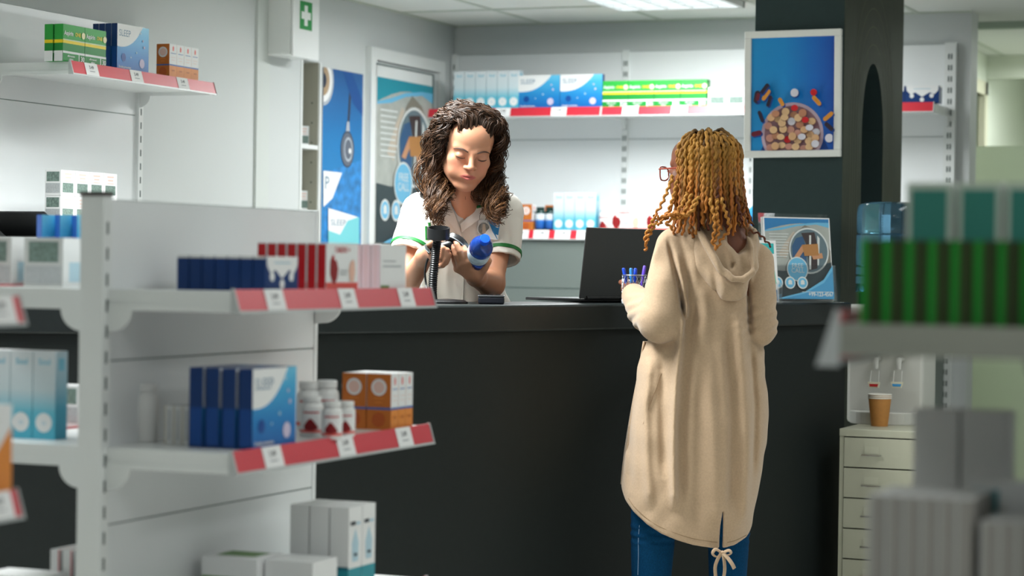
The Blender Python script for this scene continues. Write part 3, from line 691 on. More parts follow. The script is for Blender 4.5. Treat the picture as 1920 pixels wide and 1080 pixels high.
# water dispenser on the cabinet
wx, wy = onY(8.17, 1664, 600)[0] - 0.005, 8.14
wd = empty('water_dispenser', (wx, wy, cz), 'white tabletop water dispenser with an upturned blue bottle on the drawer cabinet', 'water dispenser')
DW = M('dispenser_white', (196, 196, 190), 0.35)
MB().box((-0.13, -0.02, 0.0), (0.15, 0.2, 0.43), DW).box((-0.13, -0.09, 0.3), (0.15, -0.02, 0.43), DW).build('body', wd, bevel=0.012)
MB().prism([(-0.11, -0.02)] + [(0.01 + 0.125 * math.cos(t), -0.02 + 0.085 * math.sin(t)) for t in [math.pi + math.pi * i / 16 for i in range(17)]] + [(0.135, -0.02)], 0.0, 0.045, DW).build('drip_tray', wd, bevel=0.003)
for px, m_, nm in ((1642, M('tap_red', (188, 30, 36), 0.4), 'hot'), (1685, M('tap_blue', (66, 150, 206), 0.4), 'cold')):
    tx = onY(wy - 0.06, px, 700)[0] - wx
    tp = MB().tube([(tx, -0.02, 0.235), (tx, -0.06, 0.235), (tx, -0.06, 0.2)], [0.013, 0.011, 0.008], DW, 12)
    o = tp.build('tap', wd)
    z0_ = onY(wy - 0.085, px, 727)[2] - cz
    pd = MB().prism([(tx - 0.022, z0_ + 0.02), (tx + 0.022, z0_ + 0.02), (tx + 0.017, z0_ - 0.0), (tx - 0.017, z0_ - 0.0)], -0.088, -0.08, M('tap_paddle', (222, 216, 190), 0.4), axis=1)
    pd.prism([(tx - 0.0165, z0_ + 0.0135), (tx + 0.0165, z0_ + 0.0135), (tx + 0.014, z0_ + 0.004), (tx - 0.014, z0_ + 0.004)], -0.0895, -0.088, m_, axis=1)
    pd.tube([(tx - 0.015, -0.082, z0_ + 0.018), (tx - 0.014, -0.07, z0_ + 0.06)], 0.002, DW, 6).tube([(tx + 0.015, -0.082, z0_ + 0.018), (tx + 0.014, -0.07, z0_ + 0.06)], 0.002, DW, 6)
    pd.build('paddle', o)
WB = M('water_blue', (116, 172, 206), 0.06, trans=0.9, ior=1.33)
zt = onY(wy + 0.06, 1660, 379)[2] - cz
zb0 = 0.43
prof = [(0.03, zb0), (0.032, zb0 + 0.02), (0.09, zb0 + 0.035)]
hh = zt - zb0
for z, r in ((0.09, 0.127), (0.12, 0.134), (0.18, 0.134), (0.19, 0.129), (0.2, 0.134), (0.27, 0.134), (0.28, 0.129), (0.29, 0.134), (0.36, 0.134), (0.37, 0.129), (0.38, 0.134), (0.68, 0.134), (0.69, 0.13), (0.71, 0.134), (0.93, 0.133), (0.975, 0.124), (0.995, 0.1), (1.0, 0.05)):
    prof.append((r, zb0 + hh * z if z > 0.09 else zb0 + 0.07))
MB().lathe(prof, WB, 40, (0.012, 0.07, 0)).build('bottle', wd)
# paper cups
KRAFT = M('kraft_paper', (186, 128, 66), 0.6, noise=0.06, nscale=80); CUPW = M('cup_white', (236, 232, 222), 0.5)
p = onZ(cz, 1649, 792); p = np.array([onY(8.0, 1649, 792)[0], 8.0, cz]); cy_ = wy - 0.155; p = np.array([onY(cy_, 1649, 792)[0], cy_, cz])
for k in range(3):
    z = 0.0062 * k
    cpp = empty('paper_cup', (p[0], p[1], cz + z + (0.0 if k == 0 else 0.0)), 'brown paper cup with white rim, %s of the stack of three on the drawer cabinet' % ['lowest', 'middle', 'topmost'][k], 'paper cup', 'stacked paper cups')
    s_ = 0.0 if k == 0 else 0.0
    MB().lathe([(0.0295, 0.0), (0.0405, 0.1)], KRAFT, 28, cap1=False).lathe([(0.039, 0.1), (0.0285, 0.004)], CUPW, 28, cap0=False).build('wall', cpp)
    rim = [(0.0405 + 0.0022 * math.cos(t), 0.1 + 0.0022 * math.sin(t)) for t in [2 * math.pi * i / 8 for i in range(9)]]
    MB().lathe(rim, CUPW, 28, cap0=False, cap1=False).build('rim', cpp)

# ------------------------------------------------------------------ things on the counter
# laptop seen from behind
q0, q1 = P(1086, 569, 7.22), P(1262, 569, 7.56)
la = math.atan2(q1[1] - q0[1], q1[0] - q0[0]); lw = float(np.hypot(*(q1 - q0)[:2]))
lp = empty('laptop', (q0[0], q0[1], CT), 'dark open laptop seen from behind on the counter between the two women', 'laptop', rotz=la)
LID = M('laptop_lid', (66, 68, 68), 0.42, metal=0.2)
MB().box((0, 0.0, 0.004), (lw, 0.235, 0.014), BLACK).build('keyboard_base', lp, bevel=0.003)
MB().box((0.0, -0.006, 0), (lw, 0.0, 0.228), LID, R=Matrix.Rotation(0.12, 3, 'X'), c=(0, 0.004, 0.014)).build('lid', lp, bevel=0.003)
MB().tube([(0.03, -0.002, 0.016), (lw - 0.03, -0.002, 0.016)], 0.007, BLACKM, 10).build('hinge', lp)
# pen cup
pcz = P(1186, 515, 7.0)
pq = P(1189, 548, 6.98)
pn = empty('pen_cup', (pq[0], pq[1], CT), 'silver wire mesh pen cup beside the customer\'s hand', 'pen cup')
MESHM = M('wire_mesh', (150, 154, 158), 0.3, metal=0.9)
pr2 = 0.037; ph2 = P(1186, 516, 6.98)[2] - CT
mb_ = MB()
for i in range(16):
    a = 2 * math.pi * i / 16
    for s in (1, -1):
        mb_.tube([(pr2 * math.cos(a + s * t * 1.1), pr2 * math.sin(a + s * t * 1.1), 0.004 + (ph2 - 0.006) * t) for t in [k / 7 for k in range(8)]], 0.0008, MESHM, 4, cap=False)
mb_.build('mesh_wall', pn)
MB().lathe([(pr2, 0), (pr2 + 0.001, 0.003), (0, 0.003)], MESHM, 24).build('base', pn)
MB().lathe([(pr2 + 0.0016 * math.cos(t), ph2 + 0.0016 * math.sin(t)) for t in [2 * math.pi * i / 8 for i in range(9)]], MESHM, 28, cap0=False, cap1=False).build('rim', pn)
PBL = M('pen_blue', (24, 70, 196), 0.35); PBL2 = M('pen_light_blue', (50, 130, 210), 0.35); PVI = M('pen_violet', (96, 70, 190), 0.35)
for i, (dx, dy, tx_, m_, lab) in enumerate(((-0.022, 0.0, -0.03, PBL, 'dark blue pen leaning left in the wire pen cup'), (-0.008, -0.008, 0.0, PBL2, 'light blue pen upright in the wire pen cup'), (-0.002, 0.01, 0.004, PBL, 'dark blue pen behind the light blue one in the wire pen cup'), (0.026, 0.0, 0.014, PVI, 'violet pen at the right of the wire pen cup'))):
    base = Vector((pq[0], pq[1], CT + 0.004)) + Vector((dx * 0.6, dy * 0.6, 0)); top = Vector((pq[0] + (dx + tx_ * 0.4) * math.cos(0.39), pq[1] + (dx + tx_ * 0.4) * math.sin(0.39) + dy, CT + ph2 + (0.022 if i < 3 else 0.03)))
    dv = (top - base)
    pe = empty('pen', base, lab, 'pen', 'pens in the wire cup')
    MB().tube([(0, 0, 0), dv * 0.72], 0.0045, m_, 10).build('barrel', pe)
    MB().tube([dv * 0.72, dv * 0.97, dv], [0.0055, 0.0055, 0.0035], m_, 10).tube([dv * 0.75 + Vector((0.004, -0.006, 0)), dv * 0.97 + Vector((0.003, -0.006, 0))], 0.0016, m_, 5).build('cap', pe)
# card reader
q = P(921, 571, 6.76)
cr_ = empty('card_reader', (q[0], q[1], CT), 'small dark card reader with silver edge lying on the counter', 'card reader', rotz=YAW)
MB().box((-0.039, -0.03, 0.0), (0.039, 0.09, 0.022), M('reader_dark', (38, 40, 50), 0.25)).build('body', cr_, bevel=0.005)
MB().box((-0.04, -0.031, 0.021), (0.04, 0.091, 0.027), M('reader_silver', (150, 152, 158), 0.25, metal=0.8)).build('top_shell', cr_, bevel=0.003)
for k in range(3):
    MB().box((-0.03 + 0.021 * k, 0.0, 0.027), (-0.016 + 0.021 * k, 0.06, 0.0285), BLACKM).build('key', cr_)
# scanner stand: base, gooseneck, open oval holder
g0 = P(838, 571, 6.72)
gs = empty('scanner_stand', (g0[0], g0[1], CT), 'black gooseneck scanner stand with oval ring holder on the counter', 'scanner stand', rotz=YAW)
def gl_(px, py, Z):
    v = P(px, py, Z) - np.array([g0[0], g0[1], CT]); c_, s_ = math.cos(-YAW), math.sin(-YAW)
    return (v[0] * c_ - v[1] * s_, v[0] * s_ + v[1] * c_, v[2])
MB().lathe([(0.062, 0), (0.062, 0.006), (0.05, 0.012), (0.0, 0.015)], BLACK, 32, sx=1.0, sy=0.8).build('base', gs)
path = [gl_(*q) for q in ((812, 568, 6.72), (811, 548, 6.72), (812, 520, 6.715), (815, 490, 6.71), (818, 465, 6.705), (820, 449, 6.70))]
path[0] = (path[0][0], path[0][1], 0.012)
pth = []
for i in range(len(path) - 1):
    for k in range(14):
        t = k / 14; pth.append(tuple(path[i][j] * (1 - t) + path[i + 1][j] * t for j in range(3)))
MB().tube(pth, [0.0128 + (0.0011 if i % 2 else -0.0011) for i in range(len(pth))], BLACK, 14).build('gooseneck', gs)
hc = gl_(822, 437, 6.69)
hb = MB(); nn = 36
for (r1, zz0, zz1) in ((0, 0, 0),):
    vs = []
    for i in range(nn):
        a = 2 * math.pi * i / nn
        for rr, zq in ((1.0, -0.016), (1.0, 0.016), (0.86, 0.016), (0.86, -0.016)):
            vs.append((hc[0] + 0.0335 * rr * math.cos(a), hc[1] + 0.028 * rr * math.sin(a), hc[2] + zq + 0.007 * math.sin(a)))
    hb.add(vs, [(4 * i + k, 4 * ((i + 1) % nn) + k, 4 * ((i + 1) % nn) + (k + 1) % 4, 4 * i + (k + 1) % 4) for i in range(nn) for k in range(4)], BLACK, True)
hb.build('ring_holder', gs)
MB().lathe([(0.026, -0.0155), (0.022, -0.021), (0.012, -0.024), (0.0, -0.0245)], M('clear_cup', (225, 225, 225), 0.1, trans=0.8), 20, (hc[0], hc[1], hc[2]), cap0=False).build('clear_cup', gs)
# ------------------------------------------------------------------ printed cartons, jars and bottles
SLEEPB = ramp_mat('print_blue_blend', [(0.0, (10, 92, 170)), (0.35, (22, 126, 194)), (0.75, (66, 168, 216)), (1.0, (112, 196, 228))], 2, 0.0, 0.16)
NAVY = M('print_navy', (6, 52, 112), 0.4); NAVY2 = M('print_mid_blue', (12, 72, 148), 0.4)
CARD = M('carton_white', (233, 234, 234), 0.5); LILAC = M('print_pale_lilac', (200, 190, 215), 0.5)
TXB = M('print_slate_blue', (84, 120, 150), 0.5)
AG1 = M('print_green', (44, 160, 62), 0.4); AG2 = M('print_green_deep', (24, 132, 52), 0.4); AGY = M('print_yellow', (240, 212, 30), 0.4)
AGL = M('print_pale_green', (206, 222, 186), 0.45)
SOULB = ramp_mat('print_aqua_blend', [(0.0, (72, 178, 206)), (0.3, (104, 192, 214)), (0.55, (206, 222, 228)), (1.0, (222, 228, 232))], 2, 0.0, 0.18)
SOULS = ramp_mat('print_aqua_side', [(0.0, (40, 150, 180)), (0.35, (60, 160, 188)), (0.6, (150, 190, 204)), (1.0, (196, 214, 222))], 2, 0.0, 0.18)
AQT = M('print_aqua_text', (122, 192, 214), 0.5)
CRED = M('print_red', (186, 18, 24), 0.35); CPK = M('print_skin_pink', (232, 186, 166), 0.5); CHEART = M('print_heart', (140, 24, 28), 0.4); CBAND = M('print_coral', (226, 92, 84), 0.45)
OR1 = M('print_orange', (196, 110, 40), 0.45); OR2 = M('print_amber', (224, 138, 58), 0.45); OR3 = M('print_rust', (184, 88, 34), 0.45); OBL = M('print_line_blue', (60, 104, 170), 0.45)
GREY = M('print_grey_green', (110, 130, 122), 0.6, noise=0.35, nscale=160); PINKT = M('print_pale_coral', (232, 196, 184), 0.6); GREYT = M('print_grey_text', (176, 180, 182), 0.6, noise=0.15, nscale=300)
TEALP = M('print_teal', (38, 146, 160), 0.45); TEALD = M('print_teal_dark', (30, 116, 132), 0.45); PBLU = M('print_pale_blue', (178, 208, 222), 0.5)
WPINK = M('carton_pale_pink', (236, 222, 230), 0.5); RLINE = M('print_crimson', (196, 40, 52), 0.45)
GD = M('print_olive_dark', (40, 58, 16), 0.45); GB = M('print_bright_green', (22, 140, 40), 0.4)
BEIGE = M('print_beige', (196, 186, 160), 0.5); LEAF = M('print_leaf_green', (98, 140, 72), 0.5)
HALO = M('print_cream', (240, 232, 190), 0.5)

def carton(kind, w, d, h):
    b = MB(); x, y = w / 2, d / 2
    base = {'sleep': NAVY, 'aspirin': AG2, 'soul': SOULS, 'cardio': CARD, 'orange': OR1, 'plain': CARD, 'label': CARD, 'drip': NAVY, 'pale': WPINK, 'window': CARD,
            'edge': CARD, 'green': GD, 'teal': CARD, 'slim': CARD, 'bright': SLEEPB, 'meadow': CARD, 'ribbed': M('carton_warm_grey', (150, 147, 141), 0.55), 'peach': CARD, 'shadeside': CARD}[kind]
    b.box((-x, -y, 0), (x, y, h), base)
    f = faces_of(b, w, d, h); F = f['F']
    if kind == 'sleep':
        F.rect(0, 0, 1, 1, SLEEPB)
        cur = [(0, 0.5)] + [(0.18 + 0.64 * t, 0.5 + 0.5 * t ** 2.1 - 0.03 * math.sin(math.pi * t)) for t in [i / 12 for i in range(13)]] + [(0.8, 1)]
        F.poly([(0, 0.52)] + [(0.02 + 0.78 * t, 0.50 + 0.5 * t ** 2.6) for t in [i / 16 for i in range(17)]] + [(0, 1)], CARD)
        F.text('SLEEP', 0.05, 0.74, h * 0.14, TXB, squash=0.95)
        F.text('Double protection', 0.05, 0.05, h * 0.045, CARD, bold=True)
        for a, c, r, m_ in ((0.2, 0.28, 0.014, NAVY2), (0.78, 0.2, 0.016, LILAC), (0.8, 0.7, 0.004, LILAC), (0.84, 0.56, 0.005, LILAC), (0.6, 0.42, 0.004, PBLU), (0.42, 0.3, 0.003, PBLU), (0.72, 0.86, 0.004, PBLU)):
            F.disc(a, c, r, m_, 14)
        f['L'].rect(0.08, 0.04, 0.92, 0.5, NAVY2); f['R'].rect(0.08, 0.04, 0.92, 0.5, NAVY2)
    elif kind == 'aspirin':
        F.rect(0, 0, 1, 1, AG2); F.rect(0, 0.56, 1, 1, AG1); F.rect(0, 0.49, 1, 0.58, AGY); F.rect(0, 0.57, 1, 0.6, AGL); F.rect(0, 0.0, 1, 0.28, CARD); F.rect(0, 0, 0.72, 0.22, AG2); F.rect(0.76, 0, 1, 0.22, AG2)
        F.text('Aspirin', 0.04, 0.71, h * 0.115, CARD, bold=True, squash=0.92); F.text('ONE', 0.54, 0.71, h * 0.1, AGY, bold=True, squash=0.9); F.disc(0.92, 0.755, 0.011, HALO, 16)
        F.text('effervescent', 0.36, 0.13, h * 0.05, CARD, True, True); F.text('tablets', 0.36, 0.045, h * 0.05, CARD, True, True); F.text('30', 0.88, 0.05, h * 0.13, CARD, True, True)
        for s in 'LR': f[s].rect(0, 0.56, 1, 1, AG1).rect(0, 0.49, 1, 0.58, AGY).rect(0, 0, 1, 0.28, CARD)
        f['T'].rect(0, 0, 1, 1, AG1)
    elif kind == 'soul':
        F.rect(0, 0, 1, 1, SOULB); F.text('Soul', 0.5, 0.85, h * 0.065, AQT, True, True); F.disc(0.5, 0.19, w * 0.37, CARD, 24)
        F.text('30', 0.5, 0.165, h * 0.04, PBLU, True, True); f['T'].rect(0, 0, 1, 1, CARD); f['R'].rect(0.25, 0.78, 0.75, 0.92, AQT)
    elif kind == 'cardio':
        for s in 'LR': f[s].rect(0.06, 0, 0.94, 0.97, CRED)
        F.rect(0, 0, 1, 0.17, CBAND)
        F.text('CARDIO +', 0.5, 0.8, h * 0.12, CRED, True, True, squash=0.9)
        F.poly([(0.12, 0.62), (0.17, 0.72), (0.24, 0.66), (0.32, 0.62), (0.37, 0.45), (0.34, 0.25), (0.25, 0.12), (0.17, 0.2), (0.11, 0.36)], CHEART)
        F.poly([(0.17, 0.7), (0.2, 0.76), (0.24, 0.72), (0.23, 0.6)], CRED)
        F.poly([(0.74, 0.2), (0.7, 0.42), (0.74, 0.58), (0.82, 0.66), (0.88, 0.6), (0.9, 0.4), (0.86, 0.18)], CPK)
        F.rect(0.42, 0.4, 0.66, 0.43, GREYT); F.rect(0.42, 0.33, 0.62, 0.36, GREYT)
    elif kind == 'orange':
        F.rect(0, 0.37, 1, 1, CARD); F.rect(0, 0, 1, 0.37, OR2); F.rect(0, 0.36, 1, 0.4, OBL)
        F.poly([(0.42, 0.8), (0.4, 0.9), (0.5, 0.96), (0.6, 0.9), (0.58, 0.8)], CBAND); F.rect(0.15, 0.72, 0.85, 0.735, OBL); F.rect(0.2, 0.6, 0.8, 0.61, PINKT); F.rect(0.2, 0.52, 0.7, 0.53, PINKT); F.rect(0.3, 0.2, 0.7, 0.24, OR1)
        for s in 'LRB':
            f[s].rect(0, 0, 1, 0.36, OR2 if s == 'B' else OR1).rect(0, 0.36, 1, 0.4, OBL).disc(0.5, 0.76, 0.0185, CARD, 20).disc(0.5, 0.76, 0.0135, PINKT, 18).disc(0.5, 0.18, 0.016, OR3, 20).rect(0.3, 0.55, 0.7, 0.57, OR2).rect(0.35, 0.48, 0.65, 0.5, OR2)
        f['T'].rect(0, 0, 1, 1, CARD)
    elif kind == 'label':
        F.rect(0.12, 0.12, 0.88, 0.5, GREY); F.rect(0.25, 0.82, 0.75, 0.88, PINKT); F.rect(0.3, 0.68, 0.7, 0.74, PINKT); F.rect(0.25, 0.57, 0.75, 0.6, PINKT)
        f['L'].rect(0.1, 0.55, 0.9, 0.93, GREY).rect(0.06, 0.1, 0.94, 0.48, GREYT); f['R'].rect(0.1, 0.55, 0.9, 0.93, GREY)
    elif kind == 'shadeside':
        F.rect(0, 0, 1, 1, M('carton_shaded_front', (196, 198, 196), 0.55)); F.rect(0.12, 0.5, 0.88, 0.92, GREY); F.rect(0.04, 0.06, 0.96, 0.42, GREYT); f['R'].rect(0.25, 0.1, 0.85, 0.5, PBLU); f['L'].rect(0.25, 0.1, 0.85, 0.5, GREY)  # whole front greyed as the shadow side; the label patches are print
    elif kind == 'drip':
        F.rect(0, 0, 1, 1, NAVY)
        F.poly([(0.03, 1), (0.05, 0.72), (0.16, 0.5), (0.3, 0.62), (0.5, 0.36), (0.72, 0.62), (0.86, 0.5), (0.97, 0.72), (0.98, 1)][::-1], CARD)
        for a, c in ((0.2, 0.42), (0.5, 0.2), (0.78, 0.42)): F.disc(a, c, 0.0095, CARD, 16)
        F.rect(0.25, 0.8, 0.75, 0.84, PBLU); f['T'].rect(0, 0, 1, 1, CARD)
        for s in 'LR': f[s].rect(0, 0.93, 1, 1, CARD)
    elif kind == 'pale':
        F.rect(0, 0, 1, 1, CARD); F.rect(0.1, 0.5, 0.8, 0.54, GREYT); F.rect(0.1, 0.62, 0.6, 0.65, GREYT); F.rect(0.02, 0, 0.34, 0.1, LEAF); f['L'].rect(0.46, 0, 0.5, 1, PINKT)
    elif kind == 'window':
        b2 = TEALP
        for s, m_ in (('F', TEALP), ('L', TEALP), ('R', TEALP)):
            f[s].rect(0, 0, 1, 0.33, m_)
        for s in 'L': f[s].rect(0, 0.31, 1, 0.35, TEALD)
        F.poly([(0.28, 0.4), (0.72, 0.4), (0.76, 0.6), (0.5, 0.76), (0.24, 0.6)], PBLU); F.rect(0.12, 0.8, 0.5, 0.84, INK); F.rect(0.55, 0.8, 0.85, 0.83, PBLU); F.rect(0.1, 0.12, 0.7, 0.15, PBLU); F.rect(0.38, 0.46, 0.62, 0.49, INK)
    elif kind == 'edge':
        for s in 'LR': f[s].rect(0.86, 0, 1, 1, RLINE)
        f['T'].rect(0, 0, 1, 0.12, RLINE); F.rect(0, 0, 1, 0.1, RLINE)
    elif kind == 'green':
        for s in 'LR': f[s].rect(0, 0, 0.34, 1, GB)
        F.rect(0, 0, 1, 1, AG2); f['T'].rect(0, 0, 1, 1, AG2)
    elif kind == 'teal':
        for s in 'FL': f[s].rect(0, 0, 1, 1, M('carton_pale_sage', (198, 208, 196), 0.5)).rect(0.1, 0.3, 0.9, 0.95, M('print_sea_green', (52, 128, 118), 0.45))
    elif kind == 'slim':
        f['L'].rect(0.0, 0, 0.12, 1, BEIGE).rect(0.45, 0.1, 0.65, 0.9, GREYT)
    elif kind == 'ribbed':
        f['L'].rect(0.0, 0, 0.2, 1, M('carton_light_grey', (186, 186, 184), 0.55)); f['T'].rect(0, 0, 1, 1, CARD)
    elif kind == 'bright':
        f['L'].rect(0, 0, 1, 1, NAVY2)
    elif kind == 'meadow':
        f['T'].rect(0.3, 0.2, 0.9, 0.9, LEAF); f['L'].rect(0.0, 0, 1, 0.6, LEAF)
    elif kind == 'peach':
        F.poly([(0, 0), (1, 0), (1, 0.75), (0.45, 0.35), (0, 0.3)], OR2); f['R'].poly([(0, 0), (1, 0), (1, 0.8), (0, 0.3)], M('print_vivid_orange', (236, 120, 20), 0.45)); f['R'].rect(0, 0, 1, 0.3, AGY)
    return b
_CM = {}
def put(kind, name, w, d, h, loc, rotz, label, cat, group=None, tilt=0.0):
    k = (kind, w, d, h)
    if k not in _CM:
        _CM[k] = carton(kind, w, d, h).mesh(name)
    o = bpy.data.objects.new(name, _CM[k]); COL.objects.link(o); o.location = tuple(loc); o.rotation_euler = (tilt, 0, rotz)
    return tag(o, label, cat, group)
ORD = ['first', 'second', 'third', 'fourth', 'fifth', 'sixth', 'seventh', 'eighth', 'ninth', 'tenth', 'eleventh', 'twelfth']
R90 = math.pi / 2
def row_back(kind, name, x0, x1, n, z, h, d, what, cat, group, y=9.752):
    """fronts towards the camera on the back wall, between two places along the wall"""
    pw = (x1 - x0) / n; w = pw - 0.002
    for i in range(n):
        put(kind, name, w, d, h, (x0 + pw * (i + 0.5), y + d / 2, z), 0,
            '%s, %s from the left' % (what, ORD[i]) if n > 1 else what, cat, group if n > 1 else None)
bx = lambda px, py=205: onY(9.752, px, py)[0]
row_back('soul', 'tall_carton', bx(850), bx(973), 6, BZ1, 0.177, 0.05, 'tall white to aqua carton, high back shelf by the door', 'box', 'tall aqua cartons on the high back shelf')
row_back('sleep', 'blue_carton', bx(971), bx(1129), 2, BZ1, 0.153, 0.03, 'wide blue and white carton on the high back shelf', 'box', 'wide blue cartons on the high back shelf')
row_back('aspirin', 'tablet_carton', bx(1129), bx(1325), 4, BZ1, 0.12, 0.05, 'green and yellow tablet carton on the high back shelf', 'box', 'green tablet cartons on the high back shelf')
row_back('label', 'white_carton', bx(1327), bx(1398), 2, BZ1, 0.083, 0.06, 'small white grey-patched carton left of the framed picture', 'box', 'small white cartons by the framed picture')
row_back('drip', 'navy_carton', bx(1632), bx(1761), 2, BZ1, 0.075, 0.06, 'low navy carton with white dots right of the column', 'box', 'navy cartons right of the column')
def jar(name, r, h, loc, mb, ml, band, label, cat, group, sy=1.0, art=None, shoulder=0.78, lidh=0.16, neck=0.72):
    u = empty(name, loc, label, cat, group)
    b = MB(); b.lathe([(r * 0.9, 0), (r, 0.004), (r, h * (shoulder - 0.06)), (r * 0.93, h * shoulder), (r * neck, h * (shoulder + 0.06)), (r * neck, h * (1 - lidh))], mb, 24)
    b.build('body', u)
    MB().lathe([(r * neck * 1.16, h * (1 - lidh) + 0.001), (r * neck * 1.18, h * 0.98), (r * neck * 1.05, h)], ml, 24).build('lid', u)
    if band:
        lb = MB().lathe([(r * 1.006, h * 0.1), (r * 1.006, h * (shoulder - 0.1))], band, 24, cap0=False, cap1=False)
        if art: art(lb, r * 1.012, h)
        lb.build('label', u)
    return u
def cyl_patch(b, r, a0, a1, z0, z1, mat, n=8, f=None):
    vs = []
    for i in range(n + 1):
        a = a0 + (a1 - a0) * i / n; t = i / n
        lo, hi = (z0, z1) if f is None else f(t)
        vs += [(r * math.cos(a), r * math.sin(a), lo), (r * math.cos(a), r * math.sin(a), hi)]
    b.add(vs, [(2 * i, 2 * i + 2, 2 * i + 3, 2 * i + 1) for i in range(n)], mat, True)
# low back shelf
x0 = bx(974, 437)
put('orange', 'orange_carton', 0.05, 0.058, 0.122, (bx(986, 432), 9.752 + 0.025, BZ2), R90, 'orange carton with white circle at the left end of the low back shelf', 'box')
put('orange', 'orange_carton', 0.05, 0.058, 0.122, (bx(1012, 432), 9.752 + 0.16, BZ2), R90, 'orange carton half hidden behind the dark glass bottles', 'box')
DGLASS = M('dark_bottle', (24, 60, 58), 0.12); LABB = ramp_mat('label_blue_blend', [(0, (20, 70, 150)), (0.5, (40, 110, 190)), (0.62, (216, 226, 234)), (1, (226, 232, 238))], 2, 0.008, 0.085)
for i, px in enumerate((1009, 1027)):
    jar('glass_bottle', 0.0235, 0.11, (bx(px, 432), 9.752 + 0.026, BZ2), DGLASS, M('dark_green_cap', (18, 48, 44), 0.4), LABB,
        'dark glass bottle with blue label on the low back shelf, %s one' % ('left' if i == 0 else 'right'), 'bottle', 'dark glass bottles on the low back shelf', shoulder=0.82, lidh=0.14, neck=0.7)
row_back('soul', 'tall_carton', bx(1037, 430), bx(1117, 430), 4, BZ2, 0.177, 0.05, 'tall white to aqua carton, low back shelf above the laptop', 'box', 'tall aqua cartons on the low back shelf')
def heartart(b, r, h):
    cyl_patch(b, r, -2.3, -1.0, 0, 0, CHEART, 10, lambda t: (h * (0.14 + 0.1 * abs(t - 0.45)), h * (0.46 - 0.5 * abs(t - 0.45) ** 1.3)))
    cyl_patch(b, r, -math.pi, math.pi, h * 0.1, h * 0.17, CBAND, 24)
    cyl_patch(b, r, -2.4, -0.9, h * 0.58, h * 0.62, CRED)
WJ = M('white_jar', (236, 236, 234), 0.3)
jar('tablet_jar', 0.03, 0.105, (bx(1130, 427), 9.752 + 0.035, BZ2), WJ, WJ, PAPER, 'white tablet jar between the aqua and the red heart cartons on the low back shelf', 'jar', None, art=heartart)
row_back('cardio', 'heart_carton', bx(1140, 430), bx(1270, 430), 2, BZ2, 0.1, 0.035, 'white carton with red lettering and heart on the low back shelf', 'box', 'heart cartons on the low back shelf')
put('sleep', 'blue_carton', 0.2, 0.03, 0.153, (bx(1395, 425) - 0.02, 9.752 + 0.1, BZ2), 0, 'blue carton on the low back shelf, seen between the locs and the column', 'box')

# left wall, high shelf: fronts face the aisle (+X)
def row_side(kind, name, xf, y0, n, z, w, d, h, pitch, what, cat, group, order='%s from the front'):
    for i in range(n):
        put(kind, name, w, d, h, (xf - d / 2 - pitch * i, y0 + w / 2, z), R90, (what + ', ' + order % ORD[i]) if n > 1 else what, cat, group if n > 1 else None)
xf = LX + 0.335
y = onX(xf, 118, 112)[1]
for i in range(2):
    put('aspirin', 'tablet_carton', 0.126, 0.032, 0.12, (xf - 0.018, y + 0.064 + 0.128 * i, lz), R90, 'green and yellow tablet carton on the left wall, %s of the front pair' % ('near one' if i == 0 else 'far one'), 'box', 'green tablet cartons on the left wall')
    put('aspirin', 'tablet_carton', 0.126, 0.032, 0.12, (xf - 0.056, y + 0.064 + 0.128 * i, lz), R90, 'green tablet carton standing behind the front pair on the left wall high shelf, %s' % ('near one' if i == 0 else 'far one'), 'box', 'green tablet cartons on the left wall')
row_side('sleep', 'blue_carton', xf, onX(xf, 219, 128)[1], 4, lz, 0.2, 0.0225, 0.155, 0.0245, 'wide blue carton on the left wall high shelf', 'box', 'blue cartons on the left wall')
y = onX(xf, 318, 145)[1]
for i in range(4): put('orange', 'orange_carton', 0.049, 0.052, 0.118, (xf - 0.028, y + 0.0245 + 0.05 * i, lz), R90, 'orange and white carton on the left wall high shelf, %s from the near end' % ORD[i], 'box', 'orange cartons on the left wall')
# left wall, low shelf
LZ2 = 1.305
xf2 = onY(6.35, 115, 340)[0]
for lay in range(3):
    for i in range(4):
        put('label', 'white_carton', 0.083, 0.062, 0.084, (xf2 - 0.033, 6.35 + 0.042 + 0.0855 * i, LZ2 + 0.0848 * lay), R90,
            'white carton with grey patches, left wall stack, %s layer, %s from near end' % (['bottom', 'middle', 'top'][lay], ORD[i]), 'box', 'stacked white cartons on the left wall')
# laptop and leaflet on the left wall's low shelf
p0 = onY(6.2, 68, 440)
lp = empty('laptop', (p0[0] - 0.14, 6.3, LZ2), 'black laptop half open on the low left wall shelf at the left edge', 'laptop')
MB().box((-0.16, -0.1, 0.0), (0.14, 0.12, 0.016), BLACK).build('keyboard_base', lp, bevel=0.003)
MB().box((-0.16, -0.003, 0), (0.14, 0.003, 0.2), BLACKM, R=Matrix.Rotation(math.radians(62), 3, 'X'), c=(0, 0.12, 0.018)).build('lid', lp, bevel=0.002).rotation_euler = (0, 0, 0)
lf = MB().box((-0.06, -0.04, 0), (0.06, 0.04, 0.012), PAPER).box((-0.06, -0.0405, 0.002), (0.06, -0.04, 0.005), NAVY2).build('leaflet_stack', None, onY(6.25, 62, 438) * np.array([1, 1, 0]) + np.array([0.0, 0.0, LZ2]))
tag(lf, 'small stack of white leaflets beside the black laptop on the left wall', 'leaflets')

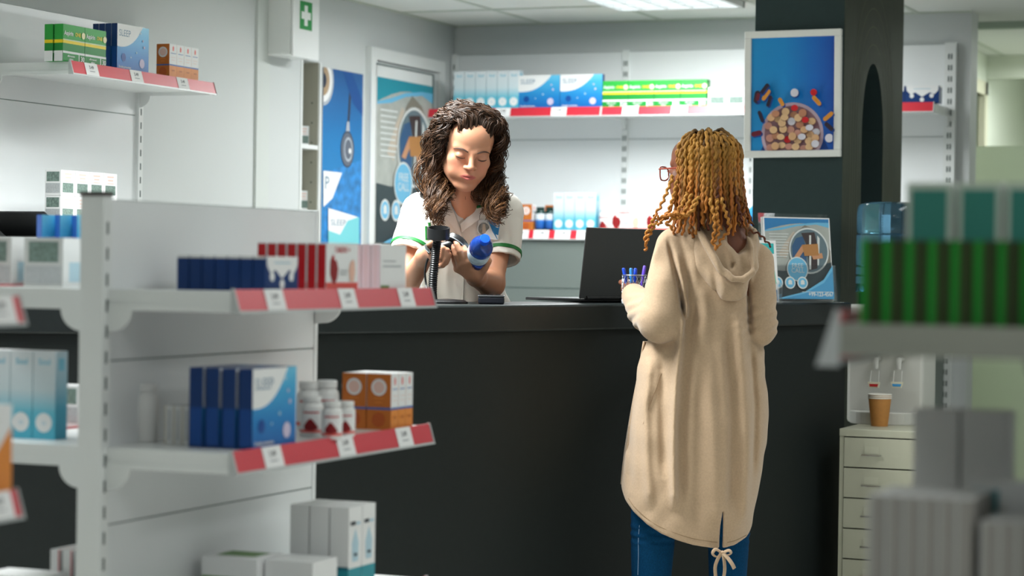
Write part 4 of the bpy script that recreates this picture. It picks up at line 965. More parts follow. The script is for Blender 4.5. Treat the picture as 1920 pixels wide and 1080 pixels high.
# ---- left gondola, aisle side
A, B_, C_ = GZ
gx = GX + 0.30 - 0.004
y1 = onX(gx, 497, 545)[1]
row_side('drip', 'navy_carton', gx, y1, 7, A, 0.135, 0.0265, 0.068, 0.0285, 'low navy carton on the top gondola shelf', 'box', 'navy cartons on the gondola', '%s from the price rail')
y1 = onX(gx, 611, 545)[1]
row_side('cardio', 'heart_carton', gx, y1, 7, A, 0.145, 0.021, 0.098, 0.0232, 'white fronted carton with red spine on the top gondola shelf', 'box', 'red spined cartons on the gondola', '%s from the price rail')
y1 = onX(gx, 712, 545)[1]
row_side('pale', 'pale_carton', gx, y1, 3, A, 0.13, 0.0215, 0.098, 0.0232, 'pale pink and white carton on the top gondola shelf', 'box', 'pale cartons on the gondola', '%s from the price rail')
y1 = onX(gx, 472, 850)[1]
row_side('sleep', 'blue_carton', gx, y1, 4, B_, 0.178, 0.0305, 0.156, 0.0365, 'blue and white carton on the lower gondola shelf', 'box', 'blue cartons on the gondola', '%s from the price rail')
p = onY(3.93, 271, 838)
jar('pill_bottle', 0.027, 0.115, (p[0], 3.93, B_), WJ, WJ, None, 'plain white bottle next to the gondola back panel on the lower shelf', 'bottle', None, shoulder=0.8, lidh=0.13, neck=0.72)
xs = onY(3.9, 356, 845)[0]
for i in range(3):
    put('slim', 'slim_carton', 0.1, 0.0185, 0.076, (xs - 0.0095 - 0.0195 * i, 3.95, B_), R90, 'slim white carton between white bottle and blue cartons, %s from the blue ones' % ORD[i], 'box', 'slim white cartons on the gondola')
for k, (px, yy, r, h, lab) in enumerate(((622, 4.03 + 0.16, 0.0215, 0.078, 'small white jar with red heart on the lower gondola shelf, front middle one'),
                              (649, 4.03 + 0.24, 0.0185, 0.074, 'small white jar with red heart nearest the orange cartons'),
                              (584, 4.03 + 0.21, 0.024, 0.084, 'small white jar with red heart beside the blue cartons'),
                              (578, 4.03 + 0.36, 0.026, 0.105, 'taller white jar behind the small jars, left one'), (612, 4.03 + 0.38, 0.026, 0.108, 'taller white jar behind the small jars, right one'))):
    p = onY(yy, px, 815)
    j = jar('tablet_jar', r, h, (p[0], yy, B_), WJ, WJ, PAPER, lab, 'jar', 'heart jars on the gondola', art=heartart); j.rotation_euler = (0, 0, 0.5)
y1 = onX(gx, 733, 806)[1]
for c in range(2):
    for i in range(3):
        put('orange', 'orange_carton', 0.036, 0.058, 0.122, (gx - 0.03 - 0.0605 * c, y1 + 0.018 + 0.0375 * i, B_), R90, 'orange carton on the lower gondola shelf, %s row, %s from the near end' % (['front', 'back'][c], ORD[i]), 'box', 'orange cartons on the gondola')
y1 = onX(gx, 655, 1010)[1]
for c in range(3):
    for i in range(2):
        put('window', 'tall_carton', 0.062, 0.044, 0.193, (gx - 0.024 - 0.0475 * c, y1 + 0.032 + 0.0645 * i, C_), R90, 'tall white and teal carton on the bottom gondola shelf, %s, %s' % (['by the rail', 'middle', 'by the panel'][c], ['near', 'far'][i]), 'box', 'white and teal cartons on the gondola')
y1 = onX(gx, 605, 1070)[1]
put('plain', 'flat_carton', 0.11, 0.11, 0.095, (gx - 0.06, y1 + 0.02, C_), R90, 'low white carton in front of the teal ones on the bottom shelf', 'box')
put('meadow', 'flat_carton', 0.12, 0.13, 0.097, (gx - 0.185, y1 + 0.0, C_), R90, 'low white carton with green print on the bottom gondola shelf', 'box')
# ---- left gondola, far side (fronts towards the camera)
for i, (px0, px1) in enumerate(((45, 118), (-52, 21))):
    a, c = onY(3.92, px0, 500)[0], onY(3.92, px1, 500)[0]
    put('shadeside', 'grey_labelled_carton', c - a, 0.09, 0.1, ((a + c) / 2, 3.92 + 0.045, A), 0, 'white carton with large grey label left of the gondola post, %s' % (['nearer the post', 'at the picture edge'][i]), 'box', 'grey labelled cartons left of the post')
for i, px in enumerate((94, 128, 160)):
    a = onY(4.35, px, 420)[0]
    put('bright', 'blue_carton', 0.14, 0.026, 0.156, (a, 4.42, A), math.radians(60), 'bright blue carton behind the grey labelled cartons, %s from the left' % ORD[i], 'box', 'bright blue cartons left of the post')
xr = onY(3.86, 103, 800)[0]
for i in range(4):
    put('soul', 'tall_carton', 0.053, 0.042, 0.177, (xr - 0.0265 - 0.0545 * i, 3.86 + 0.021, B_), 0, 'tall white to aqua carton left of the gondola post, %s from the post' % ORD[i], 'box', 'tall aqua cartons left of the post')
p = onY(4.2, 137, 800)
put('label', 'white_carton', 0.05, 0.06, 0.09, (p[0], 4.2, B_), R90, 'small white carton between the aqua cartons and the gondola post', 'box')
for i in range(3):
    p = onY(3.86, 98 + 23 * i, 1050)
    put('edge', 'red_edged_carton', 0.12, 0.0215, 0.123, (p[0], 3.93, C_), R90, 'white carton with red edges low down left of the post, %s from the left' % ORD[i], 'box', 'red edged cartons left of the post')
p = onY(3.75, 30, 1070)
put('plain', 'flat_carton', 0.14, 0.1, 0.08, (p[0] - 0.03, 3.82, C_), 0, 'flat white carton at the bottom left edge', 'box')
# ---- gondola nearest the camera
p = onX(GON2.location.x + 0.27, 6, 900)
put('peach', 'orange_white_carton', 0.1, 0.03, 0.135, (GON2.location.x + 0.27, p[1] - 0.05, 0.905), R90, 'orange and white carton on the nearest shelf at the left edge', 'box')

# ---- right foreground
yb = 2.875
xg = onY(yb, 1612, 600)[0]
for i in range(11):
    put('green', 'green_carton', 0.12, 0.027, 0.108, (xg + 0.014 + 0.0292 * i, yb + 0.06, 1.2), R90, 'blurred green carton on the right foreground shelf, %s from the left' % ORD[i], 'box', 'green cartons in the right foreground')
for i, (px0, px1) in enumerate(((1700, 1785), (1796, 1876), (1886, 1966))):
    a, c = onY(3.1, px0, 400)[0], onY(3.1, px1, 400)[0]
    put('teal', 'teal_carton', c - a, 0.05, 0.19, ((a + c) / 2, 3.125, 1.2), 0, 'blurred white carton with teal panel behind the green cartons, %s from the left' % ORD[i], 'box', 'teal cartons in the right foreground')
for i, (px0, px1) in enumerate(((1712, 1796), (1802, 1888))):
    a, c = onY(3.16, px0, 860)[0], onY(3.16, px1, 860)[0]
    put('plain', 'white_carton', c - a, 0.06, 0.235, ((a + c) / 2, 3.16 + 0.03, 0.84), 0, 'blurred plain white carton standing behind on the lower right shelf, %s one' % ['left', 'right'][i], 'box', 'white cartons on the lower right shelf')
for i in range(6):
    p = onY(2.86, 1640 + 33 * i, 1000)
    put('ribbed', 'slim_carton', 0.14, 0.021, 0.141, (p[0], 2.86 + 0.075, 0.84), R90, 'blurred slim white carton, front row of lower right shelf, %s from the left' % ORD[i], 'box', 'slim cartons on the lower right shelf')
a, c = onY(3.02, 1822, 960)[0], onY(3.02, 1990, 960)[0]
o = MB().box((0, 0, 0), (c - a, 0.06, 0.15), CARD); Face(o, (0, 0, 0), (1, 0, 0), (0, 0, 1), c - a, 0.15).rect(0.02, 0.56, 0.3, 0.94, TEALP)
tag(o.build('teal_patch_carton', None, (a, 3.02, 0.84)), 'blurred white carton with a teal square at the lower right edge', 'box')
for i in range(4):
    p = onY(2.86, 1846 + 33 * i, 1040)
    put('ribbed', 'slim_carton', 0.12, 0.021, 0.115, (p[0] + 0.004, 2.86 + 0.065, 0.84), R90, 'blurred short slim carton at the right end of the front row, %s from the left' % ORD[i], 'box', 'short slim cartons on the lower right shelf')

# bookcase boxes
for zt, px, py, lab in ((NSH, 573, 266, 'upper'), (onX(XL, 578, 385)[2] - 0.02, 572, 383, 'lower')):
    p = onX(XL - 0.06, px, py)
    put('label', 'white_carton', 0.06, 0.05, 0.085, (XL - 0.08, p[1], zt - 0.0), R90 - 0.75, 'small white carton with grey patch on the %s shelf of the recessed bookcase' % lab, 'box', 'cartons in the recessed bookcase')
# ------------------------------------------------------------------ soft body modelling: distance fields -> one continuous mesh
f32 = np.float32
def smin(a, b, k):
    h = np.maximum(k - np.abs(a - b), 0) / k
    return np.minimum(a, b) - h * h * k * 0.25
def smax(a, b, k): return -smin(-a, -b, k)
def rc(a, b, ra, rb=None):
    a = np.array(a, f32); b = np.array(b, f32); rb = ra if rb is None else rb
    ab = b - a; L2 = max(float(ab @ ab), 1e-9)
    def f(p):
        t = np.clip(((p - a) @ ab) / L2, 0, 1)
        q = p - a - t[:, None] * ab
        return np.sqrt((q * q).sum(1)) - (ra + (rb - ra) * t)
    return f
def chain(pts, rs):
    fs = [rc(pts[i], pts[i + 1], rs[i], rs[i + 1]) for i in range(len(pts) - 1)]
    def f(p):
        d = fs[0](p)
        for g in fs[1:]: d = np.minimum(d, g(p))
        return d
    return f
def ell(c, r, R=None):
    c = np.array(c, f32); r = np.array(r, f32); R = None if R is None else np.array(R, f32)
    def f(p):
        q = p - c
        if R is not None: q = q @ R
        k0 = np.sqrt(((q / r) ** 2).sum(1)); k1 = np.sqrt(((q / (r * r)) ** 2).sum(1)) + 1e-9
        return k0 * (k0 - 1) / k1
    return f
def rbox(c, h, r=0.0, R=None):
    c = np.array(c, f32); h = np.array(h, f32); R = None if R is None else np.array(R, f32)
    def f(p):
        q = p - c
        if R is not None: q = q @ R
        q = np.abs(q) - h + r
        return np.sqrt((np.maximum(q, 0) ** 2).sum(1)) + np.minimum(q.max(1), 0) - r
    return f
def loft(rows, pw=2.0, end=0.01):
    """rows: z, centre x, centre y, half width, half depth (from top to bottom or back)"""
    rows = sorted(rows); R = np.array(rows, float); z = R[:, 0]
    zz = np.linspace(z[0], z[-1], 240)
    cols = []
    for k in range(1, 5):
        y = R[:, k]; m_ = np.gradient(y, z)
        i = np.clip(np.searchsorted(z, zz) - 1, 0, len(z) - 2); h = z[i + 1] - z[i]; t = (zz - z[i]) / h
        cols.append((2 * t ** 3 - 3 * t ** 2 + 1) * y[i] + (t ** 3 - 2 * t ** 2 + t) * h * m_[i] + (-2 * t ** 3 + 3 * t ** 2) * y[i + 1] + (t ** 3 - t ** 2) * h * m_[i + 1])
    def f(p):
        cx, cy, a, b = (np.interp(p[:, 2], zz, c).astype(f32) for c in cols)
        u = np.abs((p[:, 0] - cx) / a); v = np.abs((p[:, 1] - cy) / b)
        k = (u ** pw + v ** pw) ** (1 / pw)
        d = (k - 1) * np.minimum(a, b) * 0.85
        return smax(d, np.maximum(p[:, 2] - z[-1], z[0] - p[:, 2]), end)
    return f
class Field:
    def __init__(s): s.ops = []
    def u(s, f, k=0.01): s.ops.append(('u', f, k)); return s
    def sub(s, f, k=0.005): s.ops.append(('s', f, k)); return s
    def cut(s, f, k=0.003): s.ops.append(('c', f, k)); return s
    def disp(s, f): s.ops.append(('d', f, 0)); return s
    def __call__(s, p):
        d = None
        for o, f, k in s.ops:
            if o == 'd': d = d + f(p, d); continue
            e = f(p)
            if d is None: d = e
            elif o == 'u': d = smin(d, e, k)
            elif o == 's': d = smax(d, -e, k)
            else: d = smax(d, e, k)
        return d
def surface(f, lo, hi, h, block=10):
    """naive surface nets over the blocks the surface passes through"""
    lo = np.array(lo, f32); n = np.ceil((np.array(hi, f32) - lo) / h).astype(int)
    nb = (n + block - 1) // block; n = nb * block
    V = np.full(tuple(n + 1), 1.0, f32)
    bi = np.stack(np.meshgrid(*[np.arange(k) for k in nb], indexing='ij'), -1).reshape(-1, 3)
    cen = lo + (bi + 0.5) * (block * h)
    d = np.concatenate([f(cen[i:i + 100000].astype(f32)) for i in range(0, len(cen), 100000)])
    half = block * h * 0.5 * 1.7321
    act = np.abs(d) < half * 1.6 + 0.01
    for q in bi[(~act) & (d < 0)]:
        a = q * block; V[a[0]:a[0] + block + 1, a[1]:a[1] + block + 1, a[2]:a[2] + block + 1] = -1.0
    g = np.stack(np.meshgrid(*[np.arange(block + 1)] * 3, indexing='ij'), -1).reshape(-1, 3)
    ab = bi[act]; st_ = max(1, 400000 // len(g))
    for i in range(0, len(ab), st_):
        q = ab[i:i + st_]; idx = (q[:, None, :] * block + g[None]).reshape(-1, 3)
        v = f((lo + idx * f32(h)).astype(f32))
        V[idx[:, 0], idx[:, 1], idx[:, 2]] = v
    S = V < 0
    A = [S[i:i + n[0], j:j + n[1], k:k + n[2]] for i in (0, 1) for j in (0, 1) for k in (0, 1)]
    anyv = A[0].copy(); allv = A[0].copy()
    for a in A[1:]: anyv |= a; allv &= a
    cells = np.argwhere(anyv & ~allv)
    cid = np.full(tuple(n), -1, np.int32); cid[cells[:, 0], cells[:, 1], cells[:, 2]] = np.arange(len(cells))
    cor = [(i, j, k) for i in (0, 1) for j in (0, 1) for k in (0, 1)]
    vals = np.stack([V[cells[:, 0] + c[0], cells[:, 1] + c[1], cells[:, 2] + c[2]] for c in cor], 1)
    acc = np.zeros((len(cells), 3)); cnt = np.zeros(len(cells))
    for a in range(8):
        for b in range(a + 1, 8):
            df = [cor[b][k] - cor[a][k] for k in range(3)]
            if sum(map(abs, df)) != 1: continue
            va, vb = vals[:, a], vals[:, b]; mk = (va < 0) != (vb < 0)
            t = np.where(mk, va / np.where(mk, va - vb, 1), 0)
            acc[mk] += (np.array(cor[a]) + t[:, None] * np.array(df))[mk]; cnt[mk] += 1
    verts = lo + (cells + acc / cnt[:, None]) * h
    quads = []
    for ax in range(3):
        s0 = S; sl0 = [slice(None)] * 3; sl1 = [slice(None)] * 3; sl0[ax] = slice(0, -1); sl1[ax] = slice(1, None)
        a, b = S[tuple(sl0)], S[tuple(sl1)]
        e = np.argwhere(a != b); o1, o2 = [k for k in range(3) if k != ax]
        ok = (e[:, o1] > 0) & (e[:, o2] > 0) & (e[:, o1] < n[o1]) & (e[:, o2] < n[o2]); e = e[ok]
        def c(d1, d2):
            q = e.copy(); q[:, o1] -= d1; q[:, o2] -= d2; return cid[q[:, 0], q[:, 1], q[:, 2]]
        Q = np.stack([c(1, 1), c(0, 1), c(0, 0), c(1, 0)], 1)
        ins = a[e[:, 0], e[:, 1], e[:, 2]]
        fl = ins if ax != 1 else ~ins
        Q[~fl] = Q[~fl][:, ::-1]
        quads.append(Q)
    Q = np.concatenate(quads); Q = Q[(Q >= 0).all(1)]
    return verts, Q
def sdf_mesh(name, f, lo, hi, h, mat, parent=None, loc=(0, 0, 0), rotz=0.0, tint=None, smooth=0):
    v, q = surface(f, lo, hi, h)
    me = bpy.data.meshes.new(name)
    me.vertices.add(len(v)); me.vertices.foreach_set('co', v.astype(f32).ravel())
    me.loops.add(len(q) * 4); me.loops.foreach_set('vertex_index', q.astype(np.int32).ravel())
    me.polygons.add(len(q)); me.polygons.foreach_set('loop_start', np.arange(0, len(q) * 4, 4, dtype=np.int32)); me.polygons.foreach_set('loop_total', np.full(len(q), 4, np.int32))
    me.update(calc_edges=True); me.validate()
    me.polygons.foreach_set('use_smooth', np.ones(len(me.polygons), bool))
    if tint is not None:
        c = tint(v.astype(f32)); at = me.color_attributes.new('tint', 'FLOAT_COLOR', 'POINT')
        at.data.foreach_set('color', np.concatenate([c, np.ones((len(c), 1))], 1).astype(f32).ravel())
    me.materials.append(mat)
    o = bpy.data.objects.new(name, me); COL.objects.link(o); o.parent = parent; o.location = tuple(loc); o.rotation_euler = (0, 0, rotz)
    if smooth:
        md = o.modifiers.new('relax', 'SMOOTH'); md.iterations = smooth; md.factor = 0.5
    return o
def strands(name, items, mat, parent, n=5):
    """many tapering tubes as one mesh; items: (points (k,3), radii (k,), colours (k,3) or None)"""
    vs, fs, cs = [], [], []; o = 0
    ang = np.arange(n) * 2 * np.pi / n
    for pts, rs, col in items:
        pts = np.asarray(pts, float); k = len(pts)
        t = np.gradient(pts, axis=0); t /= np.linalg.norm(t, axis=1)[:, None] + 1e-9
        nr = np.cross(t[0], [0.3, 0.5, 0.8]); nr /= np.linalg.norm(nr)
        N = np.empty((k, 3))
        for i in range(k):
            nr = nr - t[i] * (nr @ t[i]); nr /= np.linalg.norm(nr) + 1e-9; N[i] = nr
        B = np.cross(t, N)
        ring = pts[:, None] + (N[:, None] * np.cos(ang)[None, :, None] + B[:, None] * np.sin(ang)[None, :, None]) * np.asarray(rs)[:, None, None]
        vs.append(ring.reshape(-1, 3)); i = np.arange(k - 1)[:, None] * n; j = np.arange(n)[None]
        jj = (j + 1) % n
        fs.append(np.stack([o + i + j, o + i + jj, o + i + n + jj, o + i + n + j], -1).reshape(-1, 4))
        if col is not None: cs.append(np.repeat(np.asarray(col), n, axis=0))
        o += k * n
    v = np.concatenate(vs); q = np.concatenate(fs)
    me = bpy.data.meshes.new(name)
    me.vertices.add(len(v)); me.vertices.foreach_set('co', v.astype(f32).ravel())
    me.loops.add(len(q) * 4); me.loops.foreach_set('vertex_index', q.astype(np.int32).ravel())
    me.polygons.add(len(q)); me.polygons.foreach_set('loop_start', np.arange(0, len(q) * 4, 4, dtype=np.int32)); me.polygons.foreach_set('loop_total', np.full(len(q), 4, np.int32))
    me.update(calc_edges=True)
    me.polygons.foreach_set('use_smooth', np.ones(len(q), bool))
    if cs:
        at = me.color_attributes.new('tint', 'FLOAT_COLOR', 'POINT'); c = np.concatenate(cs)
        at.data.foreach_set('color', np.concatenate([c, np.ones((len(c), 1))], 1).astype(f32).ravel())
    me.materials.append(mat)
    ob = bpy.data.objects.new(name, me); COL.objects.link(ob); ob.parent = parent
    return ob
def spline(ctrl, n):
    c = np.asarray(ctrl, float); k = len(c); out = []
    tt = np.linspace(0, k - 1, n)
    for t in tt:
        i = min(int(t), k - 2); u = t - i
        a, b, d, e = c[max(i - 1, 0)], c[i], c[i + 1], c[min(i + 2, k - 1)]
        out.append(0.5 * (2 * b + (-a + d) * u + (2 * a - 5 * b + 4 * d - e) * u * u + (-a + 3 * b - 3 * d + e) * u ** 3))
    return np.array(out)
def rot(axis, a):
    c, s = math.cos(a), math.sin(a)
    return np.array({'x': [[1, 0, 0], [0, c, -s], [0, s, c]], 'y': [[c, 0, s], [0, 1, 0], [-s, 0, c]], 'z': [[c, -s, 0], [s, c, 0], [0, 0, 1]]}[axis])
RZI = rot('z', -YAW)
def local_frame(px, Z):
    """a person's own frame: x to picture right, y away, z up, standing on the floor below pixel column px"""
    g = P(px, 500, Z); root = np.array([g[0], g[1], 0.0])
    return root, (lambda x, y, z: RZI @ (P(x, y, z) - root))
def draped(f, L, px, py, Z0, Z1, lift=0.003, n=500):
    """where the sight line of a pixel meets a surface of the field"""
    zs = np.linspace(Z0, Z1, n)
    pts = np.array([L(px, py, z) for z in zs]); d = f(pts.astype(f32)); i = np.argmax(d < lift)
    if not (d < lift).any(): i = int(np.argmin(d))
    return pts[i]
def patch(f, L, outline, Z0, Z1, lift=0.003, nu=10, nv=10):
    """a sheet lying on a surface: outline = two rows of pixels (left edge, right edge), both top to bottom"""
    l, r = spline(outline[0], nv), spline(outline[1], nv)
    vs = [draped(f, L, *(l[j] * (1 - i / nu) + r[j] * i / nu), Z0, Z1, lift) for j in range(nv) for i in range(nu + 1)]
    fs = [(j * (nu + 1) + i, j * (nu + 1) + i + 1, (j + 1) * (nu + 1) + i + 1, (j + 1) * (nu + 1) + i) for j in range(nv - 1) for i in range(nu)]
    return vs, fs
def sheet(name, f, L, outline, Z0, Z1, mat, parent, lift=0.003, thick=0.002, nu=10, nv=10):
    b = MB(); vs, fs = patch(f, L, outline, Z0, Z1, lift, nu, nv); b.add(vs, fs, mat, True)
    o = b.build(name, parent); s = o.modifiers.new('thick', 'SOLIDIFY'); s.thickness = thick; s.offset = 0
    return o

def head_field(s=1.0, lids=True, feminine=True):
    """a head facing -y, origin between the ears; chin at z = -0.115, crown at 0.113"""
    F = Field()
    F.u(ell((0, 0.022, 0.036), (0.0735, 0.092, 0.077)))
    F.u(ell((0, -0.016, -0.030), (0.0605, 0.068, 0.080)), 0.03)
    F.u(ell((0, -0.030, 0.050), (0.061, 0.054, 0.050)), 0.03)
    for q in (-1, 1):
        F.u(rc((q * 0.052, 0.006, -0.052), (q * 0.019, -0.060, -0.098), 0.019, 0.015), 0.03)
        F.u(ell((q * 0.040, -0.055, -0.018), (0.024, 0.022, 0.022)), 0.02)
        F.u(ell((q * 0.031, -0.060, -0.052), (0.024, 0.022, 0.026)), 0.02)
        F.u(rc((q * 0.046, -0.064, 0.026), (q * 0.014, -0.0785, 0.021), 0.008, 0.008), 0.014)
    F.u(ell((0, -0.068, -0.103), (0.019, 0.016, 0.013)), 0.02)
    F.u(ell((0, -0.072, -0.060), (0.027, 0.020, 0.022)), 0.02)
    for q in (-1, 1): F.sub(ell((q * 0.0325, -0.0985, 0.006), (0.0185, 0.0165, 0.0115)), 0.012)
    F.u(rc((0, -0.0835, 0.014), (0, -0.104, -0.020), 0.0068, 0.0090), 0.012)
    F.u(ell((0, -0.1045, -0.0235), (0.0112, 0.0100, 0.0088)), 0.006)
    for q in (-1, 1):
        F.u(ell((q * 0.0130, -0.0945, -0.0265), (0.0080, 0.0095, 0.0070)), 0.006)
        F.sub(ell((q * 0.0065, -0.0990, -0.0340), (0.0032, 0.0045, 0.0026)), 0.003)
        if lids: F.u(ell((q * 0.0325, -0.0735, 0.0050), (0.0150, 0.0128, 0.0115)), 0.005)
    for q in (-1, 1):
        F.u(rc((q * 0.0235, -0.0835, -0.0600), (q * 0.004, -0.0928, -0.0555), 0.0030, 0.0044), 0.005)
        F.u(rc((q * 0.0200, -0.0845, -0.0625), (0, -0.0910, -0.0655), 0.0036, 0.0056), 0.006)
    F.sub(ell((0, -0.0975, -0.0606), (0.0240, 0.0085, 0.0012)), 0.0035)
    for q in (-1, 1):
        F.u(ell((q * 0.0765, 0.012, -0.004), (0.0075, 0.019, 0.031), rot('z', q * 0.35)), 0.006)
        F.sub(ell((q * 0.0850, 0.006, 0.000), (0.0055, 0.011, 0.019), rot('z', q * 0.35)), 0.004)
    return F
def placed(F, R, o, s=1.0, lower=1.0):
    R = np.array(R, f32); o = np.array(o, f32)
    def f(p):
        q = ((p - o) @ R) / f32(s)
        if lower != 1.0: q[:, 2] = np.where(q[:, 2] < 0.005, 0.005 + (q[:, 2] - 0.005) * lower, q[:, 2])
        return F(q) * f32(s)
    return f
# ------------------------------------------------------------------ the woman behind the counter
PR, PL_ = local_frame(880, 7.2)
ph = empty('person', PR, 'curly haired woman in white tunic behind the counter holding a bottle and scanner', 'person', rotz=YAW)
HR = rot('y', 0.115) @ rot('z', 0.22) @ rot('x', 0.34)
HS = 1.03
eye = PL_(884, 296, 6.86); HO = eye - HR @ (np.array([0, -0.085, 0.005]) * HS)
LOW = 1.13
def hc_(p):
    p = np.array(p, float)
    if p[2] < 0.005: p[2] = 0.005 + (p[2] - 0.005) / LOW
    return HR @ (p * HS) + HO
body = Field()
headF = placed(head_field(), HR, HO, HS, LOW)
body.u(headF)
nk = PL_(874, 386, 7.06)
body.u(rc(hc_((0, 0.022, -0.065)), nk, 0.050, 0.054), 0.02)
body.u(rc(hc_((0, -0.02, -0.085)), PL_(873, 392, 7.02), 0.024, 0.035), 0.03)
body.u(ell(PL_(868, 420, 7.10), (0.12, 0.06, 0.06)), 0.05)
body.u(rc(PL_(868, 440, 7.12), PL_(868, 600, 7.25), 0.06, 0.07), 0.06)
# arms: the one on the left of the picture holds the scanner, the other the bottle
s1, e1, w1 = PL_(790, 398, 7.12), PL_(754, 548, 7.00), PL_(797, 480, 6.83)
s2, e2, w2 = PL_(944, 398, 7.12), PL_(921, 532, 7.01), PL_(893, 519, 6.83)
body.u(rc(s1, e1, 0.046, 0.038), 0.03); body.u(rc(e1, w1, 0.041, 0.026), 0.015)
body.u(rc(s2, e2, 0.046, 0.037), 0.03); body.u(rc(e2, w2, 0.043, 0.029), 0.015)
# hand with the bottle: back of the hand to the camera, fingers up its left side, thumb on the right
k_i, k_m, k_r, k_p = PL_(880, 489, 6.742), PL_(870, 491, 6.745), PL_(862, 496, 6.758), PL_(857, 504, 6.775)
body.u(chain([w2, PL_(887, 512, 6.79)], [0.027, 0.028]), 0.015)
for kk in (k_i, k_m, k_r, k_p): body.u(rc(PL_(889, 515, 6.80), kk, 0.0165, 0.0118), 0.014)
for pts, r in (([k_i, PL_(873, 471, 6.732), PL_(867.5, 461, 6.738), PL_(865.5, 456, 6.745)], 0.0090), ([k_m, PL_(862, 471, 6.724), PL_(857, 459, 6.728), PL_(854, 453, 6.736)], 0.0092),
               ([k_r, PL_(855, 478, 6.735), PL_(851, 467, 6.737), PL_(848, 459, 6.744)], 0.0086), ([k_p, PL_(852, 490, 6.757), PL_(849.5, 480, 6.755), PL_(847.5, 472, 6.758)], 0.0076)):
    body.u(chain(pts, [r * 1.12, r * 1.02, r * 0.9, r * 0.78]), 0.0035)
body.u(chain([PL_(895, 517, 6.80), PL_(908, 503, 6.772), PL_(916, 489, 6.757), PL_(906, 484.5, 6.742)], [0.0165, 0.0125, 0.0105, 0.0088]), 0.008)
# hand with the scanner
body.u(chain([w1, PL_(810, 471, 6.79)], [0.026, 0.027]), 0.015)
body.u(ell(PL_(817, 474, 6.775), (0.024, 0.022, 0.030)), 0.012)
for i, (xa, ya, xb, yb, xc, yc) in enumerate(((819, 461, 831, 466, 827, 484), (824, 465, 838, 470, 834, 488), (824, 473, 841, 478, 836, 492), (821, 482, 836, 487, 830, 497))):
    body.u(chain([PL_(xa, ya, 6.77), PL_(xb, yb, 6.735), PL_(xc, yc, 6.735), PL_(xc - 8, yc + 2, 6.76)], [0.0105, 0.0098, 0.0092, 0.0082]), 0.004)
body.u(chain([PL_(806, 470, 6.78), PL_(806, 458, 6.75), PL_(815, 452, 6.735)], [0.0125, 0.0105, 0.0085]), 0.006)
SK = np.array([lin(c) for c in (192, 138, 109)]); LIP = np.array([lin(c) for c in (182, 98, 90)]); CHK = np.array([lin(c) for c in (202, 122, 100)]); NAIL = np.array([lin(c) for c in (226, 132, 128)])
nails = [PL_(865, 454, 6.728), PL_(854, 451.5, 6.72), PL_(848, 458, 6.73)]
def skin_tint(p):
    q = ((p - HO.astype(f32)) @ HR.astype(f32)) / HS; q[:, 2] = np.where(q[:, 2] < 0.005, 0.005 + (q[:, 2] - 0.005) * LOW, q[:, 2])
    c = np.repeat(SK[None], len(p), 0)
    def mix(col, w): return c * (1 - w[:, None]) + col[None] * w[:, None]
    for s in (-1, 1):
        w = np.exp(-(((q[:, 0] - s * 0.038) / 0.022) ** 2 + ((q[:, 1] + 0.07) / 0.03) ** 2 + ((q[:, 2] + 0.03) / 0.022) ** 2)) * 0.5; c = mix(CHK, w)
    c = mix(CHK, np.exp(-((q[:, 0] / 0.014) ** 2 + ((q[:, 1] + 0.105) / 0.02) ** 2 + ((q[:, 2] + 0.03) / 0.012) ** 2)) * 0.45)
    e = (q[:, 0] / 0.0250) ** 2 + ((q[:, 2] + 0.0603) / (0.0082 * np.sqrt(np.clip(1.15 - (q[:, 0] / 0.0250) ** 2, 0.05, 1)) + 0.0008)) ** 2
    c = mix(LIP, np.clip((1.15 - e) * 3, 0, 1) * (q[:, 1] < -0.078))
    for s in (-1, 1):
        w = np.exp(-(((q[:, 0] - s * 0.0325) / 0.017) ** 2 + ((q[:, 2] - 0.012) / 0.009) ** 2)) * (q[:, 1] < -0.06) * 0.3; c = mix(np.array([lin(k) for k in (186, 124, 108)]), w)
    for n_ in nails: c = mix(NAIL, np.clip(1.3 - np.linalg.norm(p - n_, axis=1) / 0.0065, 0, 1))
    return c
SKIN = attr_mat('skin', rough=0.45, sss=0.12, spec=0.4)
lo = PL_(735, 640, 6.62); hi = PL_(1000, 195, 7.42)
lo = np.array([-0.27, -0.62, 1.0]); hi = np.array([0.20, 0.22, 1.78])
sdf_mesh('body', body, lo, hi, 0.0026, SKIN, ph, tint=skin_tint)
# brows and lashes
HAIRD = M('brow_brown', (58, 38, 28), 0.7)
bm_ = MB()
for s in (-1, 1):
    arc_ = [(s * (0.014 + 0.040 * t), -0.0885 + 0.017 * t ** 2 + 0.003 * t, 0.0215 + 0.0075 * math.sin(math.pi * min(1, t * 0.85)) - 0.004 * t ** 2) for t in [i / 9 for i in range(10)]]
    bm_.tube([hc_(p) for p in arc_], [0.0018 + 0.0014 * math.sin(math.pi * min(1, 0.2 + i / 9 * 0.8)) for i in range(10)], HAIRD, 6, flat=0.6)
bm_.build('eyebrows', ph)
bm_ = MB()
for s in (-1, 1):
    arc_ = [(s * (0.0325 - 0.0135 + 0.028 * t), -0.0855 - 0.0022 * math.sin(math.pi * t) + 0.006 * t ** 3, 0.0015 - 0.0034 * math.sin(math.pi * t) + 0.002 * t) for t in [i / 10 for i in range(11)]]
    bm_.tube([hc_(p) for p in arc_], [0.0007 + 0.0007 * math.sin(math.pi * i / 10) for i in range(11)], M('lash_dark', (36, 24, 20), 0.7), 5)
bm_.build('eyelashes', ph)

